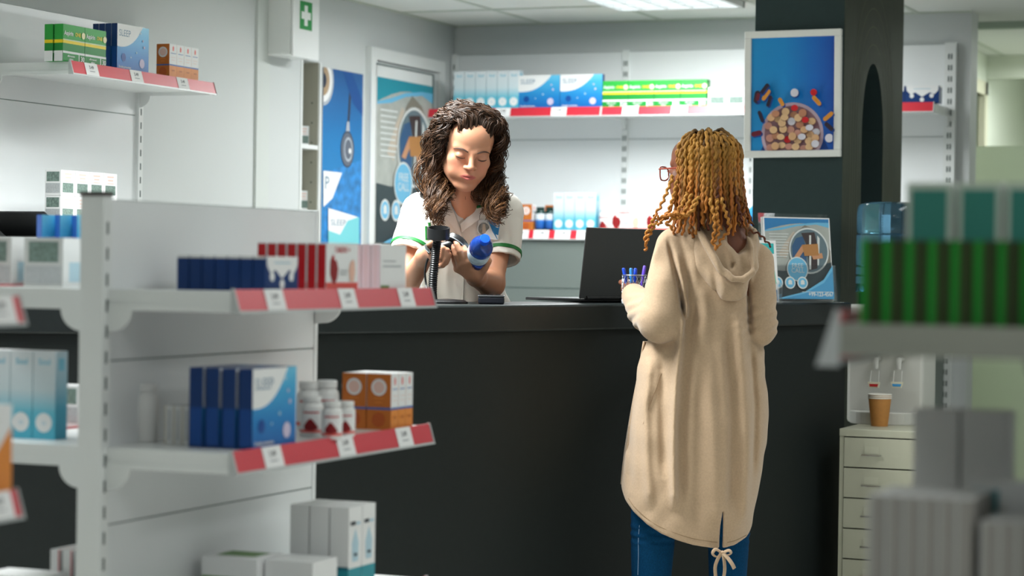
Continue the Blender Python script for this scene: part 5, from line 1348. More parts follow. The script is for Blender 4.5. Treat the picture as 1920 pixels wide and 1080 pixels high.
# tunic
tun = Field()
def row(py, xl, xr, Z, b, zf=None):
    a, c = PL_(xl, py, Z), PL_(xr, py, Z); return ((a[2] + c[2]) / 2, (a[0] + c[0]) / 2, (a[1] + c[1]) / 2, (c[0] - a[0]) / 2, b)
tun.u(loft([row(366, 838, 912, 7.08, 0.055), row(374, 812, 935, 7.09, 0.075), row(386, 784, 955, 7.10, 0.092), row(405, 775, 958, 7.11, 0.108), row(440, 780, 952, 7.13, 0.118), row(490, 789, 944, 7.17, 0.112),
            row(535, 790, 945, 7.21, 0.108), row(575, 784, 962, 7.25, 0.115), row(660, 772, 985, 7.28, 0.128), row(800, 770, 990, 7.29, 0.13)], pw=2.3, end=0.02))
sl1, sl2 = PL_(766, 478, 7.04), PL_(940, 488, 7.05)
n1 = (sl1 - s1) / np.linalg.norm(sl1 - s1); n2 = (sl2 - s2) / np.linalg.norm(sl2 - s2)
def sleeve(s, e, n_, r0, r1):
    s = s.astype(f32); n_ = n_.astype(f32); e = e.astype(f32)
    o = rc(s, e + n_ * 0.03, r0, r1); i_ = rc(s, e + n_ * 0.05, r0 - 0.013, r1 - 0.011); L_ = float((e - s) @ n_)
    def f(p):
        t = (p - s) @ n_
        d = np.maximum(o(p), t - L_)
        return np.maximum(d, -np.maximum(i_(p), L_ - 0.03 - t))
    return f
tun.u(sleeve(s1, sl1, n1, 0.064, 0.060), 0.03); tun.u(sleeve(s2, sl2, n2, 0.064, 0.059), 0.03)
def folds(lines, ysign=-1):
    L_ = []
    for pts, amp, w in lines:
        a = np.array(pts); o = np.argsort(a[:, 1]); L_.append((a[o, 1], a[o, 0], amp, w))
    def f(p, d):
        s = np.zeros(len(p), f32)
        for zz, xx, amp, w in L_:
            u = (p[:, 0] - np.interp(p[:, 2], zz, xx)) / w
            e = np.clip(np.minimum(p[:, 2] - zz[0], zz[-1] - p[:, 2]) / 0.05, 0, 1)
            s -= amp * np.exp(-u * u) * e
        return s.astype(f32)
    return f
def fl(pts, amp, w, L=PL_, Z=7.05):
    return ([(lambda q: (q[0], q[2]))(L(x, y, Z)) for x, y in pts], amp, w)
tun.disp(folds([fl([(812, 420), (806, 500), (800, 575)], 0.004, 0.012), fl([(826, 420), (822, 500), (818, 575)], -0.003, 0.012), fl([(900, 440), (905, 510), (915, 575)], 0.004, 0.012), fl([(925, 455), (930, 520), (945, 575)], -0.004, 0.014),
                fl([(838, 440), (836, 575)], 0.0035, 0.014), fl([(778, 410), (772, 475)], 0.003, 0.008), fl([(755, 400), (750, 475)], 0.003, 0.008), fl([(790, 430), (765, 470)], -0.004, 0.009), fl([(930, 420), (934, 480)], 0.003, 0.01), fl([(952, 410), (955, 480)], -0.003, 0.01)]))
tun.disp(lambda p, d: (0.0013 * np.sin(p[:, 2] * 70 + 3 * np.sin(p[:, 0] * 30)) * np.sin(p[:, 0] * 60 + 4 * np.sin(p[:, 2] * 22))).astype(f32))
# open neckline
tun.sub(rc(hc_((0, -0.02, -0.09)), PL_(871, 384, 6.96), 0.045, 0.040), 0.006)
TUN = M('tunic_white', (226, 222, 214), 0.75, bump=0.12, bscale=900, sheen=0.1)
sdf_mesh('tunic', tun, np.array([-0.30, -0.30, 0.55]), np.array([0.22, 0.28, 1.52]), 0.0045, TUN, ph)
Za, Zb = 6.80, 7.3
TEE = M('tee_white', (228, 228, 226), 0.8)
sheet('undershirt', tun, PL_, ([(842, 377), (850, 396), (859, 416)], [(910, 376), (884, 398), (861, 416)]), Za, Zb, TEE, ph, 0.002)
lap = M('lapel_white', (230, 227, 220), 0.72)
sheet('lapel', tun, PL_, ([(826, 373), (816, 384), (836, 408), (861, 442)], [(845, 373), (848, 390), (856, 408), (866, 444)]), Za, Zb, lap, ph, 0.007, 0.003)
sheet('lapel', tun, PL_, ([(908, 374), (890, 392), (875, 408), (863, 420)], [(926, 373), (930, 386), (900, 410), (866, 436)]), Za, Zb, lap, ph, 0.007, 0.003)
GRN = M('piping_green', (20, 108, 44), 0.6)
sheet('collar_piping', tun, PL_, ([(812, 380), (814, 385)], [(832, 382), (833, 387)]), Za, Zb, GRN, ph, 0.0105, 0.001, 6, 4)
sheet('collar_piping', tun, PL_, ([(894, 386), (894, 391)], [(922, 378), (922, 384)]), Za, Zb, GRN, ph, 0.0105, 0.001, 6, 4)
sheet('placket', tun, PL_, ([(866, 444), (868, 510), (866, 573)], [(869, 444), (871, 510), (869, 573)]), Za, Zb, M('seam_shade', (202, 198, 190), 0.8), ph, 0.003, 0.001, 2, 12)
sheet('pocket', tun, PL_, ([(799, 412), (800, 450)], [(826, 410), (828, 450)]), Za, Zb, TUN, ph, 0.004, 0.002, 8, 6)
for s_, e_, n_, r_ in ((s1, sl1, n1, 0.0605), (s2, sl2, n2, 0.0598)):                   # green bands round the sleeves
    b = MB(); c = e_ - n_ * 0.024; a1 = np.cross(n_, [0, 1, 0]); a1 /= np.linalg.norm(a1); a2 = np.cross(n_, a1)
    vs = []; k = 40
    for i in range(k):
        t = 2 * math.pi * i / k; dv = a1 * math.cos(t) + a2 * math.sin(t)
        for rr, h in ((r_ + 0.0035, -0.0055), (r_ + 0.0035, 0.0055), (r_ - 0.002, 0.0055), (r_ - 0.002, -0.0055)): vs.append(c + dv * rr + n_ * h)
    b.add(vs, [(4 * i + q, 4 * ((i + 1) % k) + q, 4 * ((i + 1) % k) + (q + 1) % 4, 4 * i + (q + 1) % 4) for i in range(k) for q in range(4)], GRN, True); b.build('sleeve_band', ph)
# badge and clipped pens
bd = MB()
def bpoly(pts, mat, lift): 
    vs = [draped(tun, PL_, x, y, Za, Zb, lift) for x, y in pts]; bd.add(vs, [list(range(len(vs)))], mat)
bpoly([(897, 413), (917, 411.5), (938, 414), (934, 450), (897, 446)], M('badge_white', (228, 232, 234), 0.3), 0.006)
bpoly([(915, 412.5), (938, 415), (933, 449), (928, 447)], M('badge_blue', (36, 120, 178), 0.35), 0.0068)
bpoly([(907 + 12.5 * math.cos(t), 429 + 13.5 * math.sin(t)) for t in [2 * math.pi * i / 24 for i in range(24)]], PLINE, 0.0074)
bpoly([(907 + 10.5 * math.cos(t), 429 + 11.5 * math.sin(t)) for t in [2 * math.pi * i / 24 for i in range(24)]], M('badge_photo', (120, 124, 124), 0.4, noise=0.5, nscale=90), 0.008)
bpoly([(905, 420), (910, 420), (911, 438), (904, 437)], PSKIN, 0.0086)
for k in range(3): bpoly([(933 - 1.3 * k + 3.2 * math.cos(t), 420 + 7.6 * k + 3.4 * math.sin(t)) for t in [2 * math.pi * i / 12 for i in range(12)]], PLINE, 0.0076)
bd.build('badge', ph)
for x, y0, y1 in ((799, 424, 450), (805, 417, 450)):
    a, c = draped(tun, PL_, x, y0, Za, Zb, 0.008), draped(tun, PL_, x + 1, y1, Za, Zb, 0.006)
    MB().tube([a, c], 0.004, M('pen_green', (20, 110, 40), 0.4), 8).build('clipped_pen', ph)
# trousers and shoes (hidden behind the counter)
TRO = M('trousers_white', (220, 218, 212), 0.8)
hip = PL_(878, 760, 7.28)
tr = Field().u(ell((hip[0], hip[1], 0.86), (0.165, 0.125, 0.13)))
for s in (-1, 1): tr.u(chain([(hip[0] + s * 0.085, hip[1], 0.82), (hip[0] + s * 0.09, hip[1], 0.47), (hip[0] + s * 0.09, hip[1] + 0.01, 0.09)], [0.088, 0.062, 0.048]), 0.03)
sdf_mesh('trousers', tr, (hip[0] - 0.3, hip[1] - 0.2, 0.0), (hip[0] + 0.3, hip[1] + 0.2, 1.02), 0.012, TRO, ph)
for s in (-1, 1):
    sdf_mesh('shoe', Field().u(ell((hip[0] + s * 0.09, hip[1] - 0.05, 0.045), (0.045, 0.125, 0.05))).cut(rbox((hip[0] + s * 0.09, hip[1] - 0.05, 0.1), (0.2, 0.3, 0.098)), 0.004), (hip[0] + s * 0.09 - 0.06, hip[1] - 0.19, 0), (hip[0] + s * 0.09 + 0.06, hip[1] + 0.09, 0.12), 0.008, M('shoe_white', (225, 225, 222), 0.5), ph)

# hair: a dark base and many curls
rg = np.random.default_rng(5)
hairF = Field().u(placed(ell((0, 0.026, 0.040), (0.083, 0.100, 0.083)), HR, HO, HS))
for s in (-1, 1):
    hairF.u(rc(hc_((s * 0.074, 0.02, 0.03)), hc_((s * 0.090, 0.03, -0.06)), 0.026, 0.030), 0.03)
    hairF.u(rc(hc_((s * 0.088, 0.02, -0.06)), hc_((s * 0.098, -0.012, -0.165)), 0.026, 0.020), 0.03)
hairF.u(rc(hc_((0, 0.08, 0.0)), hc_((0, 0.10, -0.12)), 0.055, 0.05), 0.04)
for s in (-1, 1): hairF.u(rc(hc_((s * 0.06, 0.06, -0.02)), hc_((s * 0.062, 0.075, -0.14)), 0.035, 0.026), 0.03)
hairF.sub(placed(ell((0.004, -0.085, -0.062), (0.0625, 0.085, 0.104)), HR, HO, HS), 0.012)
hairF.disp(lambda p, d: (0.003 * np.sin(p[:, 0] * 170 + 5 * np.sin(p[:, 2] * 60)) * np.sin(p[:, 2] * 120 + 6 * np.sin(p[:, 1] * 50))).astype(f32))
HAIR = attr_mat('brown_hair', rough=0.45, spec=0.32)
c0_, c1_, c2_ = (np.array([lin(k) for k in c]) for c in ((29, 18, 11), (66, 42, 24), (118, 80, 46)))
hm = sdf_mesh('hair', hairF, (HO - 0.2), (HO + np.array([0.2, 0.22, 0.2])), 0.005, HAIR, ph, tint=lambda p: np.repeat((c0_ * 1.0)[None], len(p), 0))
items = []
def skull(az, el, off):
    d = np.array([math.sin(az) * math.cos(el), -math.cos(az) * math.cos(el), math.sin(el)])
    return np.array([0, 0.022, 0.036]) + d * (np.array([0.0735, 0.092, 0.077]) + off)
for s in (-1, 1):
    for g in range(50):
        u = (g + rg.random()) / 50; lay = rg.random()
        az = s * math.radians(58 + 120 * u); off = 0.013 + 0.016 * lay
        p0 = skull(s * math.radians(6 + 20 * u), math.radians(62 + 34 * min(u, 0.5) * 2 - 10 * (u > .6)), 0.007 + 0.008 * lay) + np.array([0.006, 0.03 * u, 0.0])
        p1 = skull(az * 0.86, math.radians(48 - 8 * lay), off + 0.003)
        p2 = skull(az, math.radians(8), off + 0.004)
        rad = 0.077 + 0.022 * lay + 0.008 * rg.standard_normal(); a2 = az * (0.97 + 0.05 * rg.standard_normal())
        p3 = np.array([math.sin(a2) * rad * 1.08, 0.016 - math.cos(a2) * rad * 0.75, -0.075])
        zend = -0.160 - 0.075 * rg.random() + 0.02 * (u > 0.7) + (0.034 if s > 0 else 0.012); rad2 = rad + 0.006 + 0.018 * rg.random()
        a3 = az * (0.92 + 0.09 * rg.standard_normal())
        p4 = np.array([math.sin(a3) * rad2 * 1.02, -0.002 - math.cos(a3) * rad2 * 0.62 - 0.02 * (1 - u), zend])
        lim = 0.072 if s < 0 else 0.056
        if u < 0.45: p4[0] = s * max(abs(p4[0]), lim + 0.012 * rg.random()); p3[0] = s * max(abs(p3[0]), lim - 0.004)
        elif abs(p4[0]) < lim + 0.01: p4[2] = -0.105 - 0.03 * rg.random()
        if s > 0: p4[0] -= 0.012
        P5 = [hc_(q) for q in (p0, p1, p2, p3)] + [HO + rot('z', 0.15) @ (p4 * HS) + np.array([0.012, -0.035, -0.012])]
        n = 52; base = spline(P5, n); t = np.linspace(0, 1, n)
        gtone = rg.random(); ph0 = rg.random() * 6.28; fr = rg.uniform(4.2, 6.6); amp = rg.uniform(0.010, 0.021)
        T = np.gradient(base, axis=0); T /= np.linalg.norm(T, axis=1)[:, None]
        sx = np.cross(T, np.array([0.2, 1, 0.1])); sx /= np.linalg.norm(sx, axis=1)[:, None]; sy = np.cross(T, sx)
        for q in range(13):
            j = rg.standard_normal(3) * 0.0046; jp = ph0 + rg.normal() * 0.32; am = amp * rg.uniform(0.6, 1.25)
            env = np.clip(0.16 + 1.15 * t, 0, 1.1)
            ang = 2 * np.pi * fr * t ** 1.15 + jp
            spread = (0.7 + 0.5 * t)[:, None]
            pts = base + j * spread + (sx * np.cos(ang)[:, None] + sy * np.sin(ang)[:, None] * 0.9) * (am * env)[:, None]
            r = 0.0012 * (1 - 0.55 * t ** 2) + 0.0002
            mixv = np.clip(0.30 + 0.45 * t + 0.2 * rg.normal(), 0, 1)
            col = c0_ * (1 - mixv[:, None]) + c1_ * mixv[:, None]
            w = np.clip((t - 0.55) * 1.4, 0, 1)[:, None] * rg.random(); col = col * (1 - w) + c2_ * w; col = col * (0.6 + 0.8 * gtone)
            cut = n if rg.random() > 0.15 else int(n * rg.uniform(0.75, 1))
            items.append((pts[:cut], r[:cut], col[:cut]))
# strands swept back from the forehead
for g in range(44):
    u = (g + 0.5) / 44; s = 1 if u > 0.46 else -1
    v = (u - 0.46) / 0.54 if s > 0 else (0.46 - u) / 0.46
    lay = rg.random()
    hx = 0.006 + s * 0.052 * v
    p0 = skull(math.atan2(hx, 0.075), math.radians(7 + 2 * v), 0.004); p1 = skull(math.atan2(hx, 0.07) + s * 0.14, math.radians(62 - 26 * v), 0.016 + 0.014 * lay)
    p2 = skull(s * math.radians(60 + 20 * v), math.radians(46 - 14 * v), 0.020 + 0.012 * lay); p3 = skull(s * math.radians(90), math.radians(14), 0.018 + 0.010 * lay)
    p4 = np.array([s * (0.092 + 0.012 * lay), 0.0 + 0.02 * rg.normal(), -0.06]); p5 = np.array([s * ((0.098 if s < 0 else 0.088) + 0.016 * lay), -0.02 + 0.02 * rg.normal(), -0.125 - 0.05 * rg.random()])
    base = spline([hc_(q) for q in (p0, p1, p2, p3, p4)] + [HO + p5 * HS + np.array([0.012, -0.02, -0.012])], 56); n = 56; t = np.linspace(0, 1, n)
    ph0 = rg.random() * 6.28; fr = rg.uniform(4.5, 7); amp = rg.uniform(0.004, 0.010)
    T = np.gradient(base, axis=0); T /= np.linalg.norm(T, axis=1)[:, None]; sx = np.cross(T, np.array([0.2, 1, 0.1])); sx /= np.linalg.norm(sx, axis=1)[:, None]; sy = np.cross(T, sx)
    for q in range(12):
        j = rg.standard_normal(3) * 0.0036; env = np.clip(0.1 + 1.2 * t, 0, 1); ang = 2 * np.pi * fr * t + ph0 + rg.normal() * 0.3
        pts = base + j * (0.5 + 1.2 * t)[:, None] + (sx * np.cos(ang)[:, None] + sy * np.sin(ang)[:, None]) * (amp * env)[:, None]
        mixv = np.clip(0.35 + 0.4 * t + 0.2 * rg.normal(), 0, 1); col = c0_ * (1 - mixv[:, None]) + c1_ * mixv[:, None]
        items.append((pts, (0.0012 * (1 - 0.5 * t ** 2) + 0.0002) * np.clip(0.3 + t * 9, 0, 1), col))
strands('curls', items, HAIR, ph, 4)

# the drinks bottle in her hand
ca, cb = PL_(907.5, 452, 6.66), PL_(889, 494, 6.80)
def wl(v): return PR + rot('z', YAW) @ np.asarray(v)
ca, cb = wl(ca), wl(cb); ax = Vector(cb - ca).normalized(); LB = 0.150
o = Vector(ca); q = Vector((0, 0, 1)).rotation_difference(-ax)
bt = empty('drink_bottle', o + ax * LB, 'blue plastic water bottle held by the woman behind the counter', 'bottle'); bt.rotation_mode = 'QUATERNION'; bt.rotation_quaternion = q
WBT = M('bottle_blue', (40, 86, 190), 0.08, trans=0.75, ior=1.35); CAPB = M('cap_blue', (16, 84, 210), 0.35)
prof = [(0.0, 0.004), (0.026, 0.0), (0.0335, 0.006)]
for k in range(1, 4): prof += [(0.0345, 0.012 + 0.012 * k), (0.033, 0.018 + 0.012 * k)]
prof += [(0.034, 0.064), (0.034, 0.096), (0.035, 0.102), (0.035, 0.110), (0.032, 0.122), (0.024, 0.136), (0.0155, 0.144), (0.0125, 0.148), (0.0125, 0.156)]
MB().lathe(prof, WBT, 32).build('body', bt)
MB().lathe([(0.0348, 0.052), (0.0349, 0.054), (0.0349, 0.092), (0.0348, 0.094)], M('bottle_label', (196, 216, 232), 0.35, noise=0.25, nscale=60), 32, cap0=False, cap1=False).build('label', bt)
cp = MB(); vs = []
prof = [(0.0148, 0.148), (0.0150, 0.150), (0.0150, 0.166), (0.0138, 0.169), (0.0, 0.1695)]
cp.lathe(prof, CAPB, 28, cap0=False)
for k in range(28):
    a = 2 * math.pi * k / 28; cp.box((-0.0006, 0.0146, 0.151), (0.0006, 0.0155, 0.1655), CAPB, R=Matrix.Rotation(a, 3, 'Z'))
cp.build('cap', bt)
# the handheld scanner
h0, h1 = wl(PL_(803, 470, 6.765)), wl(PL_(836, 462, 6.745)); hd = wl(PL_(858, 455, 6.755))
sc = empty('barcode_scanner', h0, 'black handheld barcode scanner in the woman\'s hand beside the bottle', 'barcode scanner')
MB().tube([(0, 0, 0), Vector(h1 - h0) * 0.5, Vector(h1 - h0), Vector(hd - h0) * 0.9], [0.012, 0.0135, 0.014, 0.016], BLACK, 14).build('handle', sc)
Rq = Vector((0, 0, 1)).rotation_difference(Vector(wl(np.array([0.30, -0.55, 0.75])) - PR)).to_matrix() @ Matrix.Rotation(0.55, 3, 'Z')
Rc = Matrix([list(r) for r in (rot('z', YAW) @ rot('y', 0.62) @ rot('x', -0.5))])
MB().lathe([(0.030, -0.013), (0.034, -0.008), (0.035, 0.0), (0.033, 0.008), (0.024, 0.014), (0.0, 0.016)], BLACK, 30, tuple(hd - h0), sx=1.12, sy=0.8, R=Rc).build('head', sc)
MB().lathe([(0.0352, -0.0105), (0.0358, -0.009), (0.0352, -0.0075)], M('scanner_grey', (120, 124, 128), 0.4), 30, tuple(hd - h0), sx=1.12, sy=0.8, R=Rc, cap0=False, cap1=False).build('trim_ring', sc)
tg_ = wl(PL_(802, 466, 6.745)); MB().tube([tg_ - h0 + np.array([-0.008, 0, 0.012]), tg_ - h0 + np.array([-0.003, 0, 0.0]), tg_ - h0 + np.array([0.008, 0, -0.012])], [0.004, 0.007, 0.004], CHROME, 10).build('trigger', sc)
cb_ = [wl(PL_(*k)) - h0 for k in ((806, 478, 6.77), (800, 492, 6.78), (797, 510, 6.80), (799, 535, 6.80), (804, 556, 6.76), (812, 566, 6.73), (818, 569, 6.72))]
MB().tube([tuple(k) for k in spline(cb_, 40)], 0.0032, BLACK, 8).build('cable', sc)
# ------------------------------------------------------------------ the customer with golden locs, seen from behind
CRt, CL_ = local_frame(1310, 6.8)
cu = empty('person', CRt, 'woman with golden brown locs in a long beige hooded cardigan, back to the camera', 'person', rotz=YAW)
Zc = 6.8
R2 = rot('z', -2.28) @ rot('x', 0.05)
HO2 = CL_(1312, 322, 6.80); S2 = 1.0
def h2(p): return R2 @ (np.array(p, float) * S2) + HO2
bd2 = Field(); bd2.u(placed(head_field(), R2, HO2, S2))
bd2.u(rc(h2((0, 0.03, -0.05)), CL_(1374, 466, 6.77), 0.054, 0.056), 0.03)
bd2.u(ell(CL_(1345, 520, 6.83), (0.15, 0.09, 0.10)), 0.05)
bd2.u(rc(CL_(1340, 540, 6.83), CL_(1320, 780, 6.83), 0.11, 0.13), 0.06)
S_l, E_l, W_l = CL_(1258, 462, 6.80), CL_(1236, 600, 6.74), CL_(1186, 552, 6.94)
S_r, E_r, W_r = CL_(1418, 486, 6.84), CL_(1424, 610, 6.80), CL_(1380, 560, 7.0)
for s_, e_, w_ in ((S_l, E_l, W_l), (S_r, E_r, W_r)):
    bd2.u(rc(s_, e_, 0.044, 0.036), 0.03); bd2.u(rc(e_, w_, 0.036, 0.024), 0.02)
hw_ = CL_(1180, 541, 7.0)
bd2.u(rc(W_l, hw_, 0.024, 0.026), 0.015)
for k, (dx, dy, dz) in enumerate(((-6, -8, 0.05), (2, -12, 0.075), (9, -9, 0.08), (15, -4, 0.075))):
    kx = CL_(1180 + dx * 0.6, 541 + dy * 0.5, 7.02)
    bd2.u(chain([kx, CL_(1176 + dx, 534 + dy * 0.4, 7.05), CL_(1172 + dx * 1.2, 532 + dy * 0.3, 7.07), CL_(1177 + dx * 1.2, 533 + dy * 0.3, 7.105 if k else 7.09)], [0.0115, 0.0095, 0.009, 0.0075]), 0.005)
bd2.u(chain([CL_(1184, 543, 6.99), CL_(1175, 537, 7.0), CL_(1167.5, 529.5, 7.03)], [0.0135, 0.0110, 0.0085]), 0.006)
bd2.u(rc(W_r, CL_(1372, 556, 7.06), 0.025, 0.028), 0.015)
for k in range(5): bd2.u(chain([CL_(1372, 556, 7.06), CL_(1360 + 8 * k, 552, 7.10), CL_(1358 + 8 * k, 556, 7.14)], [0.012, 0.0095, 0.0075]), 0.005)
SK2 = np.array([lin(c) for c in (122, 74, 54)]); LP2 = np.array([lin(c) for c in (122, 62, 58)])
def tint2(p):
    q = ((p - HO2.astype(f32)) @ R2.astype(f32)) / S2; c = np.repeat(SK2[None], len(p), 0)
    w = np.clip((1.1 - (q[:, 0] / 0.024) ** 2 - ((q[:, 2] + 0.063) / 0.009) ** 2) * 3, 0, 1) * (q[:, 1] < -0.078)
    c = c * (1 - w[:, None]) + LP2 * w[:, None]
    w2 = np.clip((q[:, 2] - 0.045 - 0.4 * (q[:, 1] + 0.05)) / 0.03, 0, 1)[:, None] * 0.55
    return c * (1 - w2) + np.array([lin(k) for k in (70, 46, 34)]) * w2
sdf_mesh('body', bd2, np.array([-0.36, -0.26, 0.80]), np.array([0.30, 0.40, 1.68]), 0.003, attr_mat('skin_brown', rough=0.42, sss=0.06, spec=0.45), cu, tint=tint2)

# long cardigan
coat = Field()
def crow(py, xl, xr, Z, b):
    a, c = CL_(xl, py, Z), CL_(xr, py, Z); return ((a[2] + c[2]) / 2, (a[0] + c[0]) / 2, (a[1] + c[1]) / 2, (c[0] - a[0]) / 2, b)
coat.u(loft([crow(408, 1300, 1392, 6.80, 0.06), crow(424, 1274, 1412, 6.80, 0.085), crow(445, 1254, 1422, 6.80, 0.103), crow(480, 1252, 1424, 6.81, 0.122), crow(540, 1254, 1420, 6.82, 0.135), crow(600, 1242, 1420, 6.82, 0.141),
             crow(660, 1205, 1431, 6.82, 0.147), crow(720, 1189, 1436, 6.82, 0.155), crow(770, 1182, 1441, 6.82, 0.163), crow(850, 1172, 1433, 6.82, 0.168), crow(925, 1163, 1419, 6.82, 0.17), crow(1040, 1158, 1399, 6.82, 0.17), crow(1070, 1156, 1394, 6.82, 0.17)], pw=2.25, end=0.02))
def crc(*a): return rc(*a)
coat.u(chain([CL_(1264, 462, 6.775), CL_(1250, 540, 6.725), CL_(1240, 598, 6.705)], [0.056, 0.064, 0.068]), 0.004)
coat.u(chain([CL_(1238, 600, 6.705), CL_(1212, 583, 6.82), CL_(1190, 556, 6.93)], [0.065, 0.058, 0.040]), 0.015)
coat.u(chain([CL_(1417, 488, 6.815), CL_(1421, 550, 6.775), CL_(1421, 612, 6.765)], [0.053, 0.055, 0.055]), 0.004)
coat.u(chain([CL_(1421, 612, 6.78), CL_(1410, 590, 6.88), CL_(1384, 560, 7.0)], [0.054, 0.05, 0.038]), 0.015)
def cf_(pts, amp, w): return fl(pts, amp, w, CL_, 6.66)
foldf = folds([cf_([(1292, 560), (1276, 640), (1267, 720), (1263, 800), (1262, 880), (1264, 960)], 0.014, 0.011), cf_([(1306, 560), (1290, 680), (1280, 800), (1280, 940)], -0.008, 0.016), cf_([(1246, 660), (1244, 760), (1246, 900)], -0.007, 0.014),
               cf_([(1222, 670), (1212, 760), (1214, 880), (1220, 960)], 0.007, 0.014), cf_([(1196, 690), (1186, 800), (1184, 930)], -0.004, 0.012), cf_([(1318, 520), (1324, 640), (1338, 800), (1346, 990)], 0.006, 0.020), cf_([(1336, 600), (1312, 760), (1308, 1000)], -0.005, 0.018),
               cf_([(1384, 580), (1396, 700), (1402, 840), (1398, 980)], 0.008, 0.016), cf_([(1366, 590), (1376, 740), (1374, 960)], -0.006, 0.016), cf_([(1412, 640), (1420, 760), (1416, 900)], -0.006, 0.010), cf_([(1352, 640), (1362, 800), (1358, 960)], 0.004, 0.012),
               cf_([(1300, 470), (1306, 560)], 0.006, 0.018), cf_([(1255, 442), (1262, 478), (1273, 530), (1285, 600), (1284, 630)], -0.013, 0.007), cf_([(1268, 470), (1282, 530), (1294, 600)], 0.005, 0.010), cf_([(1404, 500), (1409, 560), (1414, 640)], -0.012, 0.007)])
coat.disp(lambda p, d: np.where(p[:, 1] < 0.06, 1.5 * foldf(p, d), 0).astype(f32))
eL = CL_(1222, 590, 6.80).astype(f32); eR = CL_(1420, 606, 6.78).astype(f32)
def wr(p, d):
    s = np.zeros(len(p), f32)
    for e, sg in ((eL, 1.0), (eR, -1.0)):
        q = p - e; w = np.exp(-(q * q).sum(1) / (2 * 0.062 ** 2)); t = q[:, 2] * 0.9 + sg * q[:, 0] * 0.75 + 0.3 * q[:, 1]
        s += 0.0042 * w * np.sin(t * 165 + 1.5 * np.sin(q[:, 0] * 60) + 2.0 * np.sin(q[:, 2] * 31))
    s += 0.0016 * np.sin(p[:, 0] * 46 + 2.2 * np.sin(p[:, 2] * 17)) * np.sin(p[:, 2] * 31 + 2 * np.sin(p[:, 0] * 25))
    return s.astype(f32)
coat.disp(wr)
hx, hz = [], []
for x, y in ((1140, 905), (1165, 926), (1176, 945), (1190, 964), (1214, 985), (1240, 1001), (1270, 1013), (1300, 1022), (1350, 1030), (1380, 1025), (1404, 1014), (1430, 990)):
    q = CL_(x, y, 6.66); hx.append(q[0]); hz.append(q[2])
hemf = lambda p: (np.interp(p[:, 0], hx, hz).astype(f32) + np.clip(p[:, 1] + 0.05, 0, 1) * 0.25 - p[:, 2])
def cavity(base):
    return lambda p: np.maximum(base(p) + 0.012, p[:, 2] - (np.interp(p[:, 0], hx, hz).astype(f32) + 0.10))
bodyonly = coat.ops[0][1]
coat.sub(rc(CL_(1384, 396, 6.76), CL_(1383, 455, 6.72), 0.050, 0.036), 0.012)
coat.sub(cavity(bodyonly), 0.004)
coat.cut(hemf, 0.004)
q0, q1 = CL_(1357.5, 962, 6.62), CL_(1354, 1040, 6.62)
def slit(p):
    t = np.clip((q0[2] - p[:, 2]) / (q0[2] - q1[2]), 0, 1.2); x = q0[0] + (q1[0] - q0[0]) * t
    return np.maximum(np.maximum(np.abs(p[:, 0] - x) - (0.001 + 0.0042 * np.sin(np.clip(t, 0, 1) * 2.2)), p[:, 2] - q0[2]), p[:, 1] + 0.05).astype(f32)
coat.sub(slit, 0.003)
COAT = M('cardigan_beige', (174, 148, 120), 0.9, noise=0.07, nscale=180, bump=0.25, bscale=700, sheen=0.25)
coat_o = sdf_mesh('cardigan', coat, np.array([-0.30, -0.32, 0.36]), np.array([0.28, 0.34, 1.46]), 0.0042, COAT, cu)
# the front edge of the open cardigan hanging beyond the body on the left
fp_ = MB(); L_ = [(1207, 640), (1196, 700), (1182, 780), (1171, 850), (1164, 908)]; R_ = [(1224, 640), (1216, 700), (1204, 780), (1192, 850), (1186, 916)]
l, r = spline(L_, 14), spline(R_, 14); vs = []
for j in range(14):
    for i in range(5):
        x, y = l[j] * (1 - i / 4) + r[j] * i / 4; vs.append(CL_(x, y, 6.90 + 0.012 * math.sin(i * 1.2 + j * 0.3)))
fp_.add(vs, [(j * 5 + i, j * 5 + i + 1, j * 5 + i + 6, j * 5 + i + 5) for j in range(13) for i in range(4)], COAT, True)
o = fp_.build('cardigan_front', cu); s_ = o.modifiers.new('thick', 'SOLIDIFY'); s_.thickness = 0.006; s_.offset = 0
# hem seam and side seam
SEAM = M('seam_beige', (132, 108, 80), 0.9)
sm_ = MB()
pts = [draped(coat, CL_, x, y - 11, 6.55, 6.95, 0.0006, 700) for x, y in ((1178, 945), (1190, 962), (1214, 984), (1240, 1000), (1270, 1012), (1300, 1021), (1330, 1026), (1345, 1028))]
sm_.tube([tuple(p) for p in spline(pts, 40)], 0.0009, SEAM, 5)
pts = [draped(coat, CL_, x, y - 11, 6.55, 6.95, 0.0006, 700) for x, y in ((1364, 1028), (1380, 1024), (1400, 1014))]
sm_.tube([tuple(p) for p in spline(pts, 14)], 0.0009, SEAM, 5)
pts = [draped(coat, CL_, x, y, 6.5, 6.95, 0.0006, 700) for x, y in ((1240, 700), (1228, 735), (1216, 765), (1206, 795))]
sm_.tube([tuple(p) for p in spline(pts, 14)], 0.0009, SEAM, 5)
sm_.build('seam', cu)
